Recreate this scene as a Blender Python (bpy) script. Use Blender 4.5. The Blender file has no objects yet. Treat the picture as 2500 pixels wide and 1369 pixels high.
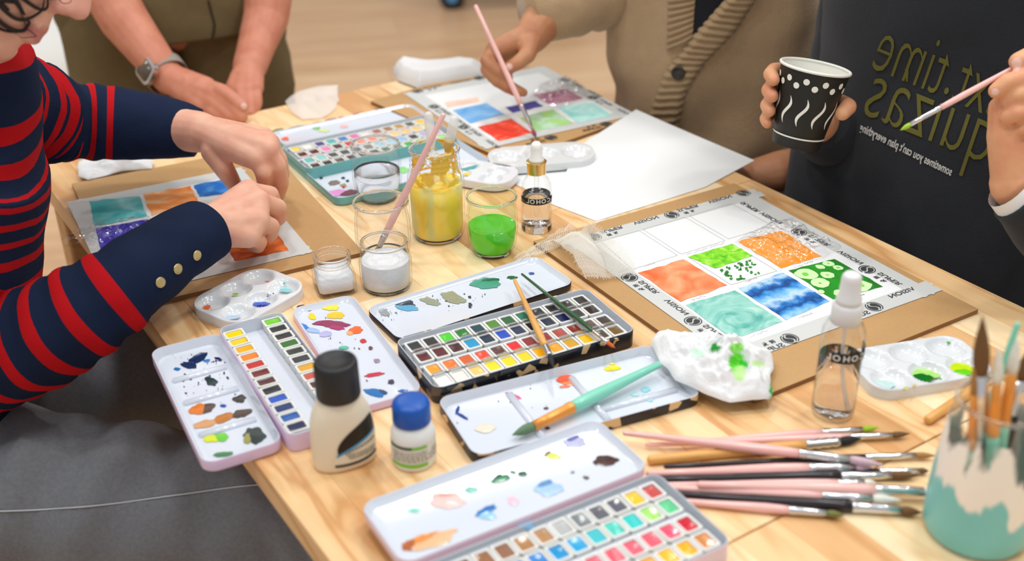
import bpy, bmesh, math, random
from mathutils import Vector, Matrix, noise
from mathutils.bvhtree import BVHTree

random.seed(7)
SC = bpy.context.scene
COL = SC.collection
TZ = 0.74                      # table height
# ------------------------------------------------------------------ camera
FPX, PXC, PYC = 2800.0, 1250.0, 684.5
PITCH, ROLL, CAMH = math.radians(28.8), math.radians(-0.8), 0.62
_f = Vector((0, math.cos(PITCH), -math.sin(PITCH)))
_u0 = Vector((0, math.sin(PITCH), math.cos(PITCH)))
_r0 = Vector((1, 0, 0))
CR = _r0 * math.cos(ROLL) + _u0 * math.sin(ROLL)
CU = _u0 * math.cos(ROLL) - _r0 * math.sin(ROLL)
CF = _f
CAM = Vector((0, 0, TZ + CAMH))
cam_d = bpy.data.cameras.new('camera')
cam = bpy.data.objects.new('camera', cam_d)
COL.objects.link(cam)
cam.matrix_world = Matrix(((CR.x, CU.x, -CF.x, CAM.x), (CR.y, CU.y, -CF.y, CAM.y), (CR.z, CU.z, -CF.z, CAM.z), (0, 0, 0, 1)))
cam_d.sensor_width = 36.0
cam_d.lens = FPX / 2500.0 * 36.0
cam_d.clip_start = 0.05
cam_d.dof.use_dof = True
cam_d.dof.focus_distance = 1.27
cam_d.dof.aperture_fstop = 3.4
SC.camera = cam
# ------------------------------------------------------------------ world, lamps, exposure
wd = bpy.data.worlds.new('world'); SC.world = wd; wd.use_nodes = True
wd.node_tree.nodes['Background'].inputs[0].default_value = (0.99, 0.99, 0.985, 1)
wd.node_tree.nodes['Background'].inputs[1].default_value = 0.56
LAMPS = [(-1.1, 0.5), (0.1, 0.35), (1.3, 0.6), (-1.5, 2.1), (0.1, 2.3), (1.6, 2.0), (-0.9, 3.9), (0.9, 4.0), (-0.5, 1.25), (0.75, 1.3)]
for i, (x, y) in enumerate(LAMPS):
    ld = bpy.data.lights.new('ceiling_spot', 'AREA'); ld.shape = 'DISK'; ld.size = 0.22
    ld.energy = 8.2; ld.color = (1.0, 0.985, 0.96)
    lo = bpy.data.objects.new('ceiling_spot', ld); COL.objects.link(lo); lo.location = (x, y, 2.75)
SC.view_settings.view_transform = 'Standard'
SC.view_settings.look = 'None'
SC.view_settings.gamma = 1.0
SC.view_settings.use_curve_mapping = False
SC.view_settings.exposure = -0.06
SC.cycles.transparent_max_bounces = 32
SC.cycles.max_bounces = 12
SC.cycles.transmission_bounces = 12

# ------------------------------------------------------------------ coordinates
A2 = Vector((0.545, -0.838, 0)).normalized()      # along the planks, towards the camera
N2 = Vector((0.838, 0.545, 0)).normalized()       # across the table

def ray(px, py):
    return (CF * FPX + CR * (px - PXC) - CU * (py - PYC)).normalized()

def T(px, py, h=0.0):
    """point seen at pixel px,py lying h metres above the table top"""
    d = ray(px, py)
    return CAM + d * ((TZ + h - CAM.z) / d.z)

def W(px, py, depth):
    """point seen at pixel px,py at that distance along the optical axis"""
    d = ray(px, py)
    return CAM + d * (depth / d.dot(CF))

def NA(n, a, h=0.0):
    p = N2 * n + A2 * a
    return Vector((p.x, p.y, TZ + h))

def lerp(a, b, t):
    return a + (b - a) * t

def srgb(r, g, b):
    def c(v):
        v /= 255.0
        return v / 12.92 if v <= 0.04045 else ((v + 0.055) / 1.055) ** 2.4
    return (c(r), c(g), c(b), 1.0)

# ------------------------------------------------------------------ materials
MATS = {}
def _new(name):
    m = bpy.data.materials.new(name); m.use_nodes = True
    nt = m.node_tree
    return m, nt, nt.nodes['Principled BSDF'], nt.nodes['Material Output']

def nd(nt, t, **kw):
    n = nt.nodes.new(t)
    for k, v in kw.items():
        setattr(n, k, v)
    return n

def mat(name, col, rough=0.5, metal=0.0, coat=0.0, var=0.0, vscale=30.0, bump=0.0, bscale=200.0, trans=0.0, ior=1.45, sss=0.0, spec=0.5, sheen=0.0):
    if name in MATS:
        return MATS[name]
    m, nt, p, out = _new(name)
    p.inputs['Base Color'].default_value = col
    p.inputs['Roughness'].default_value = rough
    p.inputs['Metallic'].default_value = metal
    p.inputs['Coat Weight'].default_value = coat
    p.inputs['Coat Roughness'].default_value = 0.08
    p.inputs['Transmission Weight'].default_value = trans
    p.inputs['IOR'].default_value = ior
    p.inputs['Specular IOR Level'].default_value = spec
    p.inputs['Sheen Weight'].default_value = sheen
    if sss:
        p.inputs['Subsurface Weight'].default_value = sss
        p.inputs['Subsurface Radius'].default_value = (0.01, 0.006, 0.004)
    if var or bump:
        tc = nd(nt, 'ShaderNodeTexCoord')
    if var:
        n = nd(nt, 'ShaderNodeTexNoise'); n.inputs['Scale'].default_value = vscale; n.inputs['Detail'].default_value = 4
        nt.links.new(tc.outputs['Object'], n.inputs['Vector'])
        r = nd(nt, 'ShaderNodeMapRange'); r.inputs['To Min'].default_value = 1 - var; r.inputs['To Max'].default_value = 1 + var
        nt.links.new(n.outputs['Fac'], r.inputs['Value'])
        mx = nd(nt, 'ShaderNodeVectorMath', operation='SCALE'); mx.inputs[0].default_value = col[:3]
        nt.links.new(r.outputs[0], mx.inputs['Scale']); nt.links.new(mx.outputs[0], p.inputs['Base Color'])
    if bump:
        n = nd(nt, 'ShaderNodeTexNoise'); n.inputs['Scale'].default_value = bscale; n.inputs['Detail'].default_value = 3
        nt.links.new(tc.outputs['Object'], n.inputs['Vector'])
        b = nd(nt, 'ShaderNodeBump'); b.inputs['Strength'].default_value = bump; b.inputs['Distance'].default_value = 0.002
        nt.links.new(n.outputs['Fac'], b.inputs['Height']); nt.links.new(b.outputs[0], p.inputs['Normal'])
    MATS[name] = m
    return m

def ramp(nt, stops):
    r = nd(nt, 'ShaderNodeValToRGB')
    el = r.color_ramp.elements
    while len(el) < len(stops):
        el.new(0.5)
    for e, (pos, c) in zip(el, stops):
        e.position = pos; e.color = c
    return r

def wood(name, stops, length_scale=1.2, cross_scale=14.0, rough=0.4, spread=0.28, knots=True):
    """planks: grain runs along local X; each plank gets its own tone"""
    if name in MATS:
        return MATS[name]
    m, nt, p, out = _new(name)
    tc = nd(nt, 'ShaderNodeTexCoord'); oi = nd(nt, 'ShaderNodeObjectInfo')
    off = nd(nt, 'ShaderNodeVectorMath', operation='ADD')
    comb = nd(nt, 'ShaderNodeCombineXYZ')
    mul = nd(nt, 'ShaderNodeMath', operation='MULTIPLY'); mul.inputs[1].default_value = 37.0
    nt.links.new(oi.outputs['Random'], mul.inputs[0])
    nt.links.new(mul.outputs[0], comb.inputs[0]); nt.links.new(mul.outputs[0], comb.inputs[1])
    nt.links.new(tc.outputs['Object'], off.inputs[0]); nt.links.new(comb.outputs[0], off.inputs[1])
    mp = nd(nt, 'ShaderNodeMapping'); mp.inputs['Scale'].default_value = (length_scale, cross_scale, cross_scale)
    nt.links.new(off.outputs[0], mp.inputs['Vector'])
    n1 = nd(nt, 'ShaderNodeTexNoise'); n1.inputs['Scale'].default_value = 1.0; n1.inputs['Detail'].default_value = 3; n1.inputs['Distortion'].default_value = 0.6
    nt.links.new(mp.outputs[0], n1.inputs['Vector'])
    # growth rings: repeat the slow noise as bands
    sc = nd(nt, 'ShaderNodeMath', operation='MULTIPLY'); sc.inputs[1].default_value = 9.0
    nt.links.new(n1.outputs['Fac'], sc.inputs[0])
    fr = nd(nt, 'ShaderNodeMath', operation='PINGPONG'); fr.inputs[1].default_value = 1.0
    nt.links.new(sc.outputs[0], fr.inputs[0])
    pw = nd(nt, 'ShaderNodeMath', operation='POWER'); pw.inputs[1].default_value = 2.5
    nt.links.new(fr.outputs[0], pw.inputs[0])
    n2 = nd(nt, 'ShaderNodeTexNoise'); n2.inputs['Scale'].default_value = 1.0; n2.inputs['Detail'].default_value = 4
    mp2 = nd(nt, 'ShaderNodeMapping'); mp2.inputs['Scale'].default_value = (length_scale * 6, cross_scale * 22, cross_scale * 22)
    nt.links.new(off.outputs[0], mp2.inputs['Vector']); nt.links.new(mp2.outputs[0], n2.inputs['Vector'])
    # tone = random*spread + rings + fine
    a1 = nd(nt, 'ShaderNodeMath', operation='MULTIPLY_ADD'); a1.inputs[1].default_value = 0.44
    nt.links.new(pw.outputs[0], a1.inputs[0])
    a2 = nd(nt, 'ShaderNodeMath', operation='MULTIPLY_ADD'); a2.inputs[1].default_value = spread * 2
    nt.links.new(oi.outputs['Random'], a2.inputs[0])
    a3 = nd(nt, 'ShaderNodeMath', operation='MULTIPLY'); a3.inputs[1].default_value = 0.22
    nt.links.new(n2.outputs['Fac'], a3.inputs[0]); nt.links.new(a3.outputs[0], a2.inputs[2]); nt.links.new(a2.outputs[0], a1.inputs[2])
    r = ramp(nt, stops)
    nt.links.new(a1.outputs[0], r.inputs['Fac']); nt.links.new(r.outputs[0], p.inputs['Base Color'])
    p.inputs['Roughness'].default_value = rough
    b = nd(nt, 'ShaderNodeBump'); b.inputs['Strength'].default_value = 0.05; b.inputs['Distance'].default_value = 0.001
    nt.links.new(n2.outputs['Fac'], b.inputs['Height']); nt.links.new(b.outputs[0], p.inputs['Normal'])
    MATS[name] = m
    return m

def wash(name, stops, scale=25.0, distort=1.2, detail=6.0, rough=0.75, stretch=(1, 1, 1), coat=0.0):
    """watercolour wash: noise through a colour ramp"""
    if name in MATS:
        return MATS[name]
    m, nt, p, out = _new(name)
    tc = nd(nt, 'ShaderNodeTexCoord')
    mp = nd(nt, 'ShaderNodeMapping'); mp.inputs['Scale'].default_value = stretch
    mp.inputs['Location'].default_value = (hash(len(name) * 7 + ord(name[0])) % 13, 3.1, 0)
    n = nd(nt, 'ShaderNodeTexNoise'); n.inputs['Scale'].default_value = scale; n.inputs['Detail'].default_value = detail; n.inputs['Distortion'].default_value = distort
    nt.links.new(tc.outputs['Object'], mp.inputs['Vector']); nt.links.new(mp.outputs[0], n.inputs['Vector'])
    r = ramp(nt, stops)
    nt.links.new(n.outputs['Fac'], r.inputs['Fac']); nt.links.new(r.outputs[0], p.inputs['Base Color'])
    p.inputs['Roughness'].default_value = rough; p.inputs['Coat Weight'].default_value = coat
    MATS[name] = m
    return m

def thin_glass(name, tint=(1, 1, 1, 1), edge=(0.72, 0.78, 0.76, 1), rough=0.02, refl=0.9, f0=0.035):
    """clear thin wall: straight-through view plus mirror-like reflection that grows at grazing angles"""
    if name in MATS:
        return MATS[name]
    m, nt, p, out = _new(name)
    nt.nodes.remove(p)
    lw = nd(nt, 'ShaderNodeLayerWeight'); lw.inputs['Blend'].default_value = 0.35
    cr = ramp(nt, [(0.0, tint), (0.55, tint), (1.0, edge)])
    nt.links.new(lw.outputs['Facing'], cr.inputs['Fac'])
    tr = nd(nt, 'ShaderNodeBsdfTransparent'); nt.links.new(cr.outputs[0], tr.inputs[0])
    gl = nd(nt, 'ShaderNodeBsdfGlossy'); gl.inputs['Roughness'].default_value = rough
    fr = nd(nt, 'ShaderNodeMapRange'); fr.inputs['To Min'].default_value = f0; fr.inputs['To Max'].default_value = refl * 0.4
    pw = nd(nt, 'ShaderNodeMath', operation='POWER'); pw.inputs[1].default_value = 3.0
    nt.links.new(lw.outputs['Facing'], pw.inputs[0]); nt.links.new(pw.outputs[0], fr.inputs['Value'])
    mx = nd(nt, 'ShaderNodeMixShader')
    nt.links.new(fr.outputs[0], mx.inputs[0]); nt.links.new(tr.outputs[0], mx.inputs[1]); nt.links.new(gl.outputs[0], mx.inputs[2])
    nt.links.new(mx.outputs[0], out.inputs[0])
    MATS[name] = m
    return m

def stripes_mat(name, ca, cb, period, frac, cuff, bump=0.25):
    """knit with stripes across the 's' attribute (metres along the sleeve or torso)"""
    if name in MATS:
        return MATS[name]
    m, nt, p, out = _new(name)
    at = nd(nt, 'ShaderNodeAttribute'); at.attribute_name = 's'
    dv = nd(nt, 'ShaderNodeMath', operation='DIVIDE'); dv.inputs[1].default_value = period
    fr = nd(nt, 'ShaderNodeMath', operation='FRACT')
    lt = nd(nt, 'ShaderNodeMath', operation='LESS_THAN'); lt.inputs[1].default_value = frac
    gt = nd(nt, 'ShaderNodeMath', operation='GREATER_THAN'); gt.inputs[1].default_value = cuff
    mu = nd(nt, 'ShaderNodeMath', operation='MULTIPLY')
    sb = nd(nt, 'ShaderNodeMath', operation='SUBTRACT'); sb.inputs[1].default_value = cuff
    nt.links.new(at.outputs['Fac'], sb.inputs[0]); nt.links.new(sb.outputs[0], dv.inputs[0])
    nt.links.new(dv.outputs[0], fr.inputs[0]); nt.links.new(fr.outputs[0], lt.inputs[0])
    nt.links.new(at.outputs['Fac'], gt.inputs[0]); nt.links.new(lt.outputs[0], mu.inputs[0]); nt.links.new(gt.outputs[0], mu.inputs[1])
    mx = nd(nt, 'ShaderNodeMix', data_type='RGBA')
    mx.inputs[6].default_value = cb; mx.inputs[7].default_value = ca
    nt.links.new(mu.outputs[0], mx.inputs[0]); nt.links.new(mx.outputs[2], p.inputs['Base Color'])
    p.inputs['Roughness'].default_value = 0.9; p.inputs['Specular IOR Level'].default_value = 0.15
    tc = nd(nt, 'ShaderNodeTexCoord')
    n = nd(nt, 'ShaderNodeTexNoise'); n.inputs['Scale'].default_value = 450; n.inputs['Detail'].default_value = 2
    nt.links.new(tc.outputs['Object'], n.inputs['Vector'])
    b = nd(nt, 'ShaderNodeBump'); b.inputs['Strength'].default_value = bump; b.inputs['Distance'].default_value = 0.002
    nt.links.new(n.outputs['Fac'], b.inputs['Height']); nt.links.new(b.outputs[0], p.inputs['Normal'])
    MATS[name] = m
    return m

def skin_mat(name, base, rosy):
    if name in MATS:
        return MATS[name]
    m, nt, p, out = _new(name)
    tc = nd(nt, 'ShaderNodeTexCoord')
    n = nd(nt, 'ShaderNodeTexNoise'); n.inputs['Scale'].default_value = 38; n.inputs['Detail'].default_value = 5
    nt.links.new(tc.outputs['Object'], n.inputs['Vector'])
    r = ramp(nt, [(0.3, base), (0.75, rosy)]); nt.links.new(n.outputs['Fac'], r.inputs['Fac'])
    at = nd(nt, 'ShaderNodeAttribute'); at.attribute_name = 'tint'
    mx = nd(nt, 'ShaderNodeMix', data_type='RGBA')
    nt.links.new(at.outputs['Alpha'], mx.inputs[0]); nt.links.new(r.outputs[0], mx.inputs[6]); nt.links.new(at.outputs['Color'], mx.inputs[7])
    nt.links.new(mx.outputs[2], p.inputs['Base Color'])
    p.inputs['Roughness'].default_value = 0.5; p.inputs['Specular IOR Level'].default_value = 0.35
    p.inputs['Subsurface Weight'].default_value = 0.12; p.inputs['Subsurface Radius'].default_value = (0.012, 0.005, 0.003)
    n2 = nd(nt, 'ShaderNodeTexNoise'); n2.inputs['Scale'].default_value = 420; n2.inputs['Detail'].default_value = 3
    nt.links.new(tc.outputs['Object'], n2.inputs['Vector'])
    b = nd(nt, 'ShaderNodeBump'); b.inputs['Strength'].default_value = 0.12; b.inputs['Distance'].default_value = 0.001
    nt.links.new(n2.outputs['Fac'], b.inputs['Height']); nt.links.new(b.outputs[0], p.inputs['Normal'])
    MATS[name] = m
    return m

def attr_mat(name, rough=0.8, bump=0.0, bscale=300, coat=0.0):
    """colour painted on the vertices ('tint')"""
    if name in MATS:
        return MATS[name]
    m, nt, p, out = _new(name)
    at = nd(nt, 'ShaderNodeAttribute'); at.attribute_name = 'tint'
    nt.links.new(at.outputs['Color'], p.inputs['Base Color'])
    p.inputs['Roughness'].default_value = rough; p.inputs['Coat Weight'].default_value = coat
    if bump:
        tc = nd(nt, 'ShaderNodeTexCoord')
        n = nd(nt, 'ShaderNodeTexNoise'); n.inputs['Scale'].default_value = bscale
        nt.links.new(tc.outputs['Object'], n.inputs['Vector'])
        b = nd(nt, 'ShaderNodeBump'); b.inputs['Strength'].default_value = bump; b.inputs['Distance'].default_value = 0.002
        nt.links.new(n.outputs['Fac'], b.inputs['Height']); nt.links.new(b.outputs[0], p.inputs['Normal'])
    MATS[name] = m
    return m

# ------------------------------------------------------------------ objects
ROOTS = {}
def tag(o, label=None, cat=None, group=None, kind=None):
    if label: o['label'] = label
    if cat: o['category'] = cat
    if group: o['group'] = group
    if kind: o['kind'] = kind
    return o

def thing(name, label, cat, loc=(0, 0, 0), rz=0.0, group=None, kind=None, matrix=None):
    o = bpy.data.objects.new(name, None); COL.objects.link(o)
    M = matrix if matrix is not None else Matrix.Translation(Vector(loc)) @ Matrix.Rotation(rz, 4, 'Z')
    o.matrix_world = M
    o.empty_display_size = 0.05
    ROOTS[o.name] = M.copy()
    return tag(o, label, cat, group, kind)

class MB:
    """collects verts and faces, then builds one mesh object"""
    def __init__(s):
        s.v, s.f, s.mi, s.s, s.t = [], [], [], [], []
    def add(s, verts, faces, mi=0):
        k = len(s.v)
        s.v += [Vector(p) for p in verts]
        s.f += [tuple(i + k for i in f) for f in faces]
        s.mi += [mi] * len(faces)
        return k
    def box(s, c, size, rz=0.0, mi=0, taper=1.0):
        x, y, z = size[0] / 2, size[1] / 2, size[2] / 2
        R = Matrix.Rotation(rz, 3, 'Z')
        vs = []
        for sz in (-1, 1):
            k = taper if sz > 0 else 1.0
            for sx, sy in ((-1, -1), (1, -1), (1, 1), (-1, 1)):
                vs.append(R @ Vector((sx * x * k, sy * y * k, sz * z)) + Vector(c))
        s.add(vs, [(3, 2, 1, 0), (4, 5, 6, 7), (0, 1, 5, 4), (1, 2, 6, 5), (2, 3, 7, 6), (3, 0, 4, 7)], mi)
    def rings(s, rings, close=True, cap0=True, cap1=True, mi=0, mis=None):
        n = len(rings[0]); k = len(s.v)
        for r in rings:
            s.v += [Vector(p) for p in r]
        for i in range(len(rings) - 1):
            for j in range(n if close else n - 1):
                a, b = k + i * n + j, k + i * n + (j + 1) % n
                s.f.append((a, b, b + n, a + n)); s.mi.append(mis[i] if mis else mi)
        if cap0: s.f.append(tuple(k + j for j in reversed(range(n)))); s.mi.append(mis[0] if mis else mi)
        if cap1:
            o = k + (len(rings) - 1) * n
            s.f.append(tuple(o + j for j in range(n))); s.mi.append(mis[-1] if mis else mi)
    def lathe(s, prof, n=32, c=(0, 0, 0), mi=0, cap0=True, cap1=True, mis=None):
        c = Vector(c)
        rg = [[c + Vector((r * math.cos(2 * math.pi * j / n), r * math.sin(2 * math.pi * j / n), z)) for j in range(n)] for r, z in prof]
        s.rings(rg, True, cap0, cap1, mi, mis)
    def tube(s, pts, rad, n=12, cap=True, up=None, mi=0, dome=False):
        rg = tube_rings(pts, rad, n, up, dome)
        s.rings(rg, True, cap, cap, mi)
        return rg
    def sphere(s, c, r, nu=12, nv=8, M=None):
        c = Vector(c)
        rr = r if isinstance(r, (tuple, list)) else (r, r, r)
        vs = []
        for i in range(1, nv):
            t = math.pi * i / nv
            for j in range(nu):
                p = 2 * math.pi * j / nu
                vs.append(Vector((rr[0] * math.sin(t) * math.cos(p), rr[1] * math.sin(t) * math.sin(p), -rr[2] * math.cos(t))))
        vs += [Vector((0, 0, -rr[2])), Vector((0, 0, rr[2]))]
        if M is not None: vs = [M @ v for v in vs]
        vs = [v + c for v in vs]
        fs = []
        for i in range(nv - 2):
            for j in range(nu):
                a, b = i * nu + j, i * nu + (j + 1) % nu
                fs.append((a, b, b + nu, a + nu))
        S, Np = len(vs) - 2, len(vs) - 1
        for j in range(nu):
            fs.append((S, (j + 1) % nu, j)); fs.append((Np, (nv - 2) * nu + j, (nv - 2) * nu + (j + 1) % nu))
        s.add(vs, fs)
    def capsule(s, a, b, ra, rb, n=12):
        a, b = Vector(a), Vector(b)
        d = b - a
        L = d.length
        if L < 1e-6: return
        d /= L
        pts, rad = [], []
        for t in (1, .92, .7, .38): pts.append(a - d * ra * t); rad.append(max(1e-4, ra * math.sqrt(max(0, 1 - t * t))))
        pts.append(a); rad.append(ra); pts.append(b); rad.append(rb)
        for t in (.38, .7, .92, 1): pts.append(b + d * rb * t); rad.append(max(1e-4, rb * math.sqrt(max(0, 1 - t * t))))
        s.tube(pts, rad, n)
    def chain(s, pts, rad, n=12):
        for i in range(len(pts) - 1):
            s.capsule(pts[i], pts[i + 1], rad[i], rad[i + 1], n)
    def build(s, name, mats, parent=None, smooth=True, world=False, kind=None, label=None, svals=None, tints=None):
        if not isinstance(mats, (list, tuple)): mats = [mats]
        me = bpy.data.meshes.new(name)
        vs = s.v
        if world and parent is not None:
            top = parent
            while top.parent: top = top.parent
            Mi = ROOTS[top.name].inverted()
            vs = [Mi @ v for v in vs]
        me.from_pydata([tuple(v) for v in vs], [], s.f)
        for m in mats: me.materials.append(m)
        if any(s.mi): me.polygons.foreach_set('material_index', s.mi)
        if smooth: me.polygons.foreach_set('use_smooth', [True] * len(me.polygons))
        if svals:
            at = me.attributes.new('s', 'FLOAT', 'POINT'); at.data.foreach_set('value', svals)
        if tints:
            at = me.attributes.new('tint', 'FLOAT_COLOR', 'POINT')
            at.data.foreach_set('color', [c for t in tints for c in t])
        me.update()
        o = bpy.data.objects.new(name, me); COL.objects.link(o)
        if parent is not None: o.parent = parent
        if kind: o['kind'] = kind
        if label: o['label'] = label
        return o

def edge_split(o, ang=35):
    """keep hard edges crisp on a smooth mesh"""
    me = o.data
    me.polygons.foreach_set('use_smooth', [True] * len(me.polygons))
    bm = bmesh.new(); bm.from_mesh(me)
    for e in bm.edges:
        if len(e.link_faces) == 2 and e.calc_face_angle(0) > math.radians(ang):
            e.smooth = False
    bm.to_mesh(me); bm.free()
    return o

def tube_rings(pts, rad, n=12, up=None, dome=False):
    pts = [Vector(p) for p in pts]
    rad = list(rad) if isinstance(rad, (list, tuple)) else [rad] * len(pts)
    k = len(pts)
    tang = []
    for i in range(k):
        t = (pts[min(i + 1, k - 1)] - pts[max(i - 1, 0)])
        tang.append(t.normalized() if t.length > 1e-9 else Vector((0, 0, 1)))
    u = Vector(up) if up is not None else (Vector((0, 0, 1)) if abs(tang[0].z) < 0.9 else Vector((1, 0, 0)))
    rings = []
    for i in range(k):
        t = tang[i]
        x = (u - t * u.dot(t))
        if x.length < 1e-6: x = t.orthogonal()
        x.normalize()
        if up is None: u = x
        y = t.cross(x)
        r = rad[i]
        rx, ry = r if isinstance(r, (tuple, list)) else (r, r)
        rings.append([pts[i] + x * (rx * math.cos(2 * math.pi * j / n)) + y * (ry * math.sin(2 * math.pi * j / n)) for j in range(n)])
    return rings

def spline(rows, k=6):
    """Catmull-Rom through rows of numbers (or Vectors + radii flattened)"""
    rows = [list(r) for r in rows]
    out = []
    m = len(rows)
    for i in range(m - 1):
        p0, p1, p2, p3 = rows[max(i - 1, 0)], rows[i], rows[i + 1], rows[min(i + 2, m - 1)]
        for j in range(k):
            t = j / k
            out.append([0.5 * ((2 * b) + (-a + c) * t + (2 * a - 5 * b + 4 * c - d) * t * t + (-a + 3 * b - 3 * c + d) * t ** 3) for a, b, c, d in zip(p0, p1, p2, p3)])
    out.append(rows[-1])
    return out

def rrect(L, Wd, r, n=5):
    r = max(1e-4, min(r, L / 2 - 1e-4, Wd / 2 - 1e-4))
    out = []
    for cx, cy, a0 in ((L / 2 - r, Wd / 2 - r, 0), (-L / 2 + r, Wd / 2 - r, 90), (-L / 2 + r, -Wd / 2 + r, 180), (L / 2 - r, -Wd / 2 + r, 270)):
        for i in range(n + 1):
            a = math.radians(a0 + 90 * i / n)
            out.append((cx + r * math.cos(a), cy + r * math.sin(a)))
    return out

def ring2(o, z, c=(0, 0)):
    return [Vector((x + c[0], y + c[1], z)) for x, y in o]

def tray(mb, L, Wd, r, z0, z1, t, zf, slope=0.004, c=(0, 0), mis=(0, 0, 1, 1, 1)):
    """open tray: outside wall, rim, sloping inner wall, floor"""
    e = 0.0008
    R = [ring2(rrect(L - 2 * e, Wd - 2 * e, r), z0, c), ring2(rrect(L, Wd, r), z0 + e, c), ring2(rrect(L, Wd, r), z1 - e, c),
         ring2(rrect(L - e, Wd - e, r), z1, c), ring2(rrect(L - 2 * t, Wd - 2 * t, r - t), z1, c),
         ring2(rrect(L - 2 * t - 2 * slope, Wd - 2 * t - 2 * slope, max(0.002, r - t)), zf + 0.0004, c), ring2(rrect(L - 2 * t - 2 * slope - .002, Wd - 2 * t - 2 * slope - .002, max(0.002, r - t)), zf, c)]
    mb.rings(R, True, True, True, mis=[mis[0], mis[0], mis[1], mis[2], mis[3], mis[4]])

def fit_rect(px, h):
    """centre, angle, length, width of a rectangle from its four seen corners"""
    p = [T(x, y, h) for x, y in px]
    c = sum(p, Vector()) / 4
    e = (p[1] - p[0]) + (p[2] - p[3]); g = (p[3] - p[0]) + (p[2] - p[1])
    L, Wd = e.length / 2, g.length / 2
    ang = math.atan2(e.y, e.x); ang2 = math.atan2(g.y, g.x) + math.pi / 2
    d = (ang2 - ang + math.pi) % (2 * math.pi) - math.pi
    return c, ang + d * 0.35, L, Wd

def remesh(mb, voxel, smooth=4, factor=0.5):
    me = bpy.data.meshes.new('tmp'); me.from_pydata([tuple(v) for v in mb.v], [], mb.f); me.update()
    o = bpy.data.objects.new('tmp', me); COL.objects.link(o)
    m = o.modifiers.new('r', 'REMESH'); m.mode = 'VOXEL'; m.voxel_size = voxel
    if smooth:
        s = o.modifiers.new('s', 'SMOOTH'); s.iterations = smooth; s.factor = factor
    dg = bpy.context.evaluated_depsgraph_get(); dg.update()
    ev = o.evaluated_get(dg)
    m2 = ev.to_mesh()
    vs = [v.co.copy() for v in m2.vertices]; fs = [tuple(p.vertices) for p in m2.polygons]
    ev.to_mesh_clear()
    bpy.data.objects.remove(o); bpy.data.meshes.remove(me)
    out = MB(); out.add(vs, fs)
    return out

def bvh_of(mbs):
    v, f = [], []
    for m in mbs:
        k = len(v); v += m.v; f += [tuple(i + k for i in q) for q in m.f]
    return BVHTree.FromPolygons([tuple(p) for p in v], f)

def hit(bvh, px, py, off=0.0):
    loc, nor, i, d = bvh.ray_cast(CAM, ray(px, py))
    if loc is None: return None, None
    if nor.dot(ray(px, py)) > 0: nor = -nor
    return loc + nor * off, nor

_txt = {}
def text_mesh(s, bold=0.0, size=1.0):
    """outline text as triangles; verts (x, y), faces, width"""
    key = (s, bold)
    if key in _txt: return _txt[key]
    cu = bpy.data.curves.new('t', 'FONT'); cu.body = s; cu.resolution_u = 3; cu.offset = bold
    o = bpy.data.objects.new('t', cu); COL.objects.link(o)
    dg = bpy.context.evaluated_depsgraph_get(); dg.update()
    me = o.evaluated_get(dg).to_mesh()
    bm = bmesh.new(); bm.from_mesh(me)
    bmesh.ops.triangulate(bm, faces=bm.faces[:])
    vs = [(v.co.x, v.co.y) for v in bm.verts]; bm.verts.index_update()
    fs = [tuple(v.index for v in f.verts) for f in bm.faces]
    bm.free(); o.evaluated_get(dg).to_mesh_clear()
    bpy.data.objects.remove(o); bpy.data.curves.remove(cu)
    w = max([v[0] for v in vs], default=1)
    _txt[key] = (vs, fs, w)
    return _txt[key]

def blob_px(cx, cy, rx, ry, rot=0, jag=0.25, n=22, seed=0):
    """ragged outline around a pixel"""
    out = []
    ca, sa = math.cos(math.radians(rot)), math.sin(math.radians(rot))
    for i in range(n):
        a = 2 * math.pi * i / n
        k = 1 + jag * 1.6 * noise.noise(Vector((math.cos(a) * 1.7 + seed * 3.7, math.sin(a) * 1.7, seed * 1.3))) + jag * .5 * noise.noise(Vector((math.cos(a) * 5, math.sin(a) * 5 + seed, 9.1)))
        x, y = rx * k * math.cos(a), ry * k * math.sin(a)
        out.append((cx + x * ca - y * sa, cy + x * sa + y * ca))
    return out

def film(parent, name, px, h, m, dome=0.0003, world=True):
    """thin paint film with the outline px, lying h above the table"""
    mb = MB()
    P = [T(x, y, h) for x, y in px]
    c = sum(P, Vector()) / len(P)
    n = len(P)
    inner = [c.lerp(p, 0.75) + Vector((0, 0, dome * 0.8)) for p in P]
    mb.v = P + inner + [c + Vector((0, 0, dome))]
    for i in range(n):
        j = (i + 1) % n
        mb.f.append((j, i, n + i, n + j) if False else (i, n + i, n + j, j)); mb.f.append((n + i, 2 * n, n + j))
    mb.mi = [0] * len(mb.f)
    bm_fix(mb)
    return mb.build(name, m, parent, world=True)

def bm_fix(mb):
    """make faces of a flat patch look up"""
    for k, f in enumerate(mb.f):
        a, b, c = mb.v[f[0]], mb.v[f[1]], mb.v[f[2]]
        if (b - a).cross(c - a).z < 0: mb.f[k] = tuple(reversed(f))

def splatter(parent, cx, cy, sx, sy, count, h, m, rmax=3.0, seed=1, rot=0):
    rnd = random.Random(seed)
    mb = MB(); ca, sa = math.cos(math.radians(rot)), math.sin(math.radians(rot))
    for i in range(count):
        x, y = rnd.gauss(0, 1) * sx, rnd.gauss(0, 1) * sy
        x, y = x * ca - y * sa, x * sa + y * ca
        r = rmax * (0.25 + 0.75 * rnd.random() ** 2.5)
        P = [T(px, py, h) for px, py in blob_px(cx + x, cy + y, r * 1.2, r * 0.8, rnd.random() * 90, 0.3, 8, i)]
        k = len(mb.v); mb.v += P; mb.f.append(tuple(range(k, k + 8))); mb.mi.append(0)
    bm_fix(mb)
    return mb.build('paint_splatter', m, parent, world=True, kind='stuff')

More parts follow.
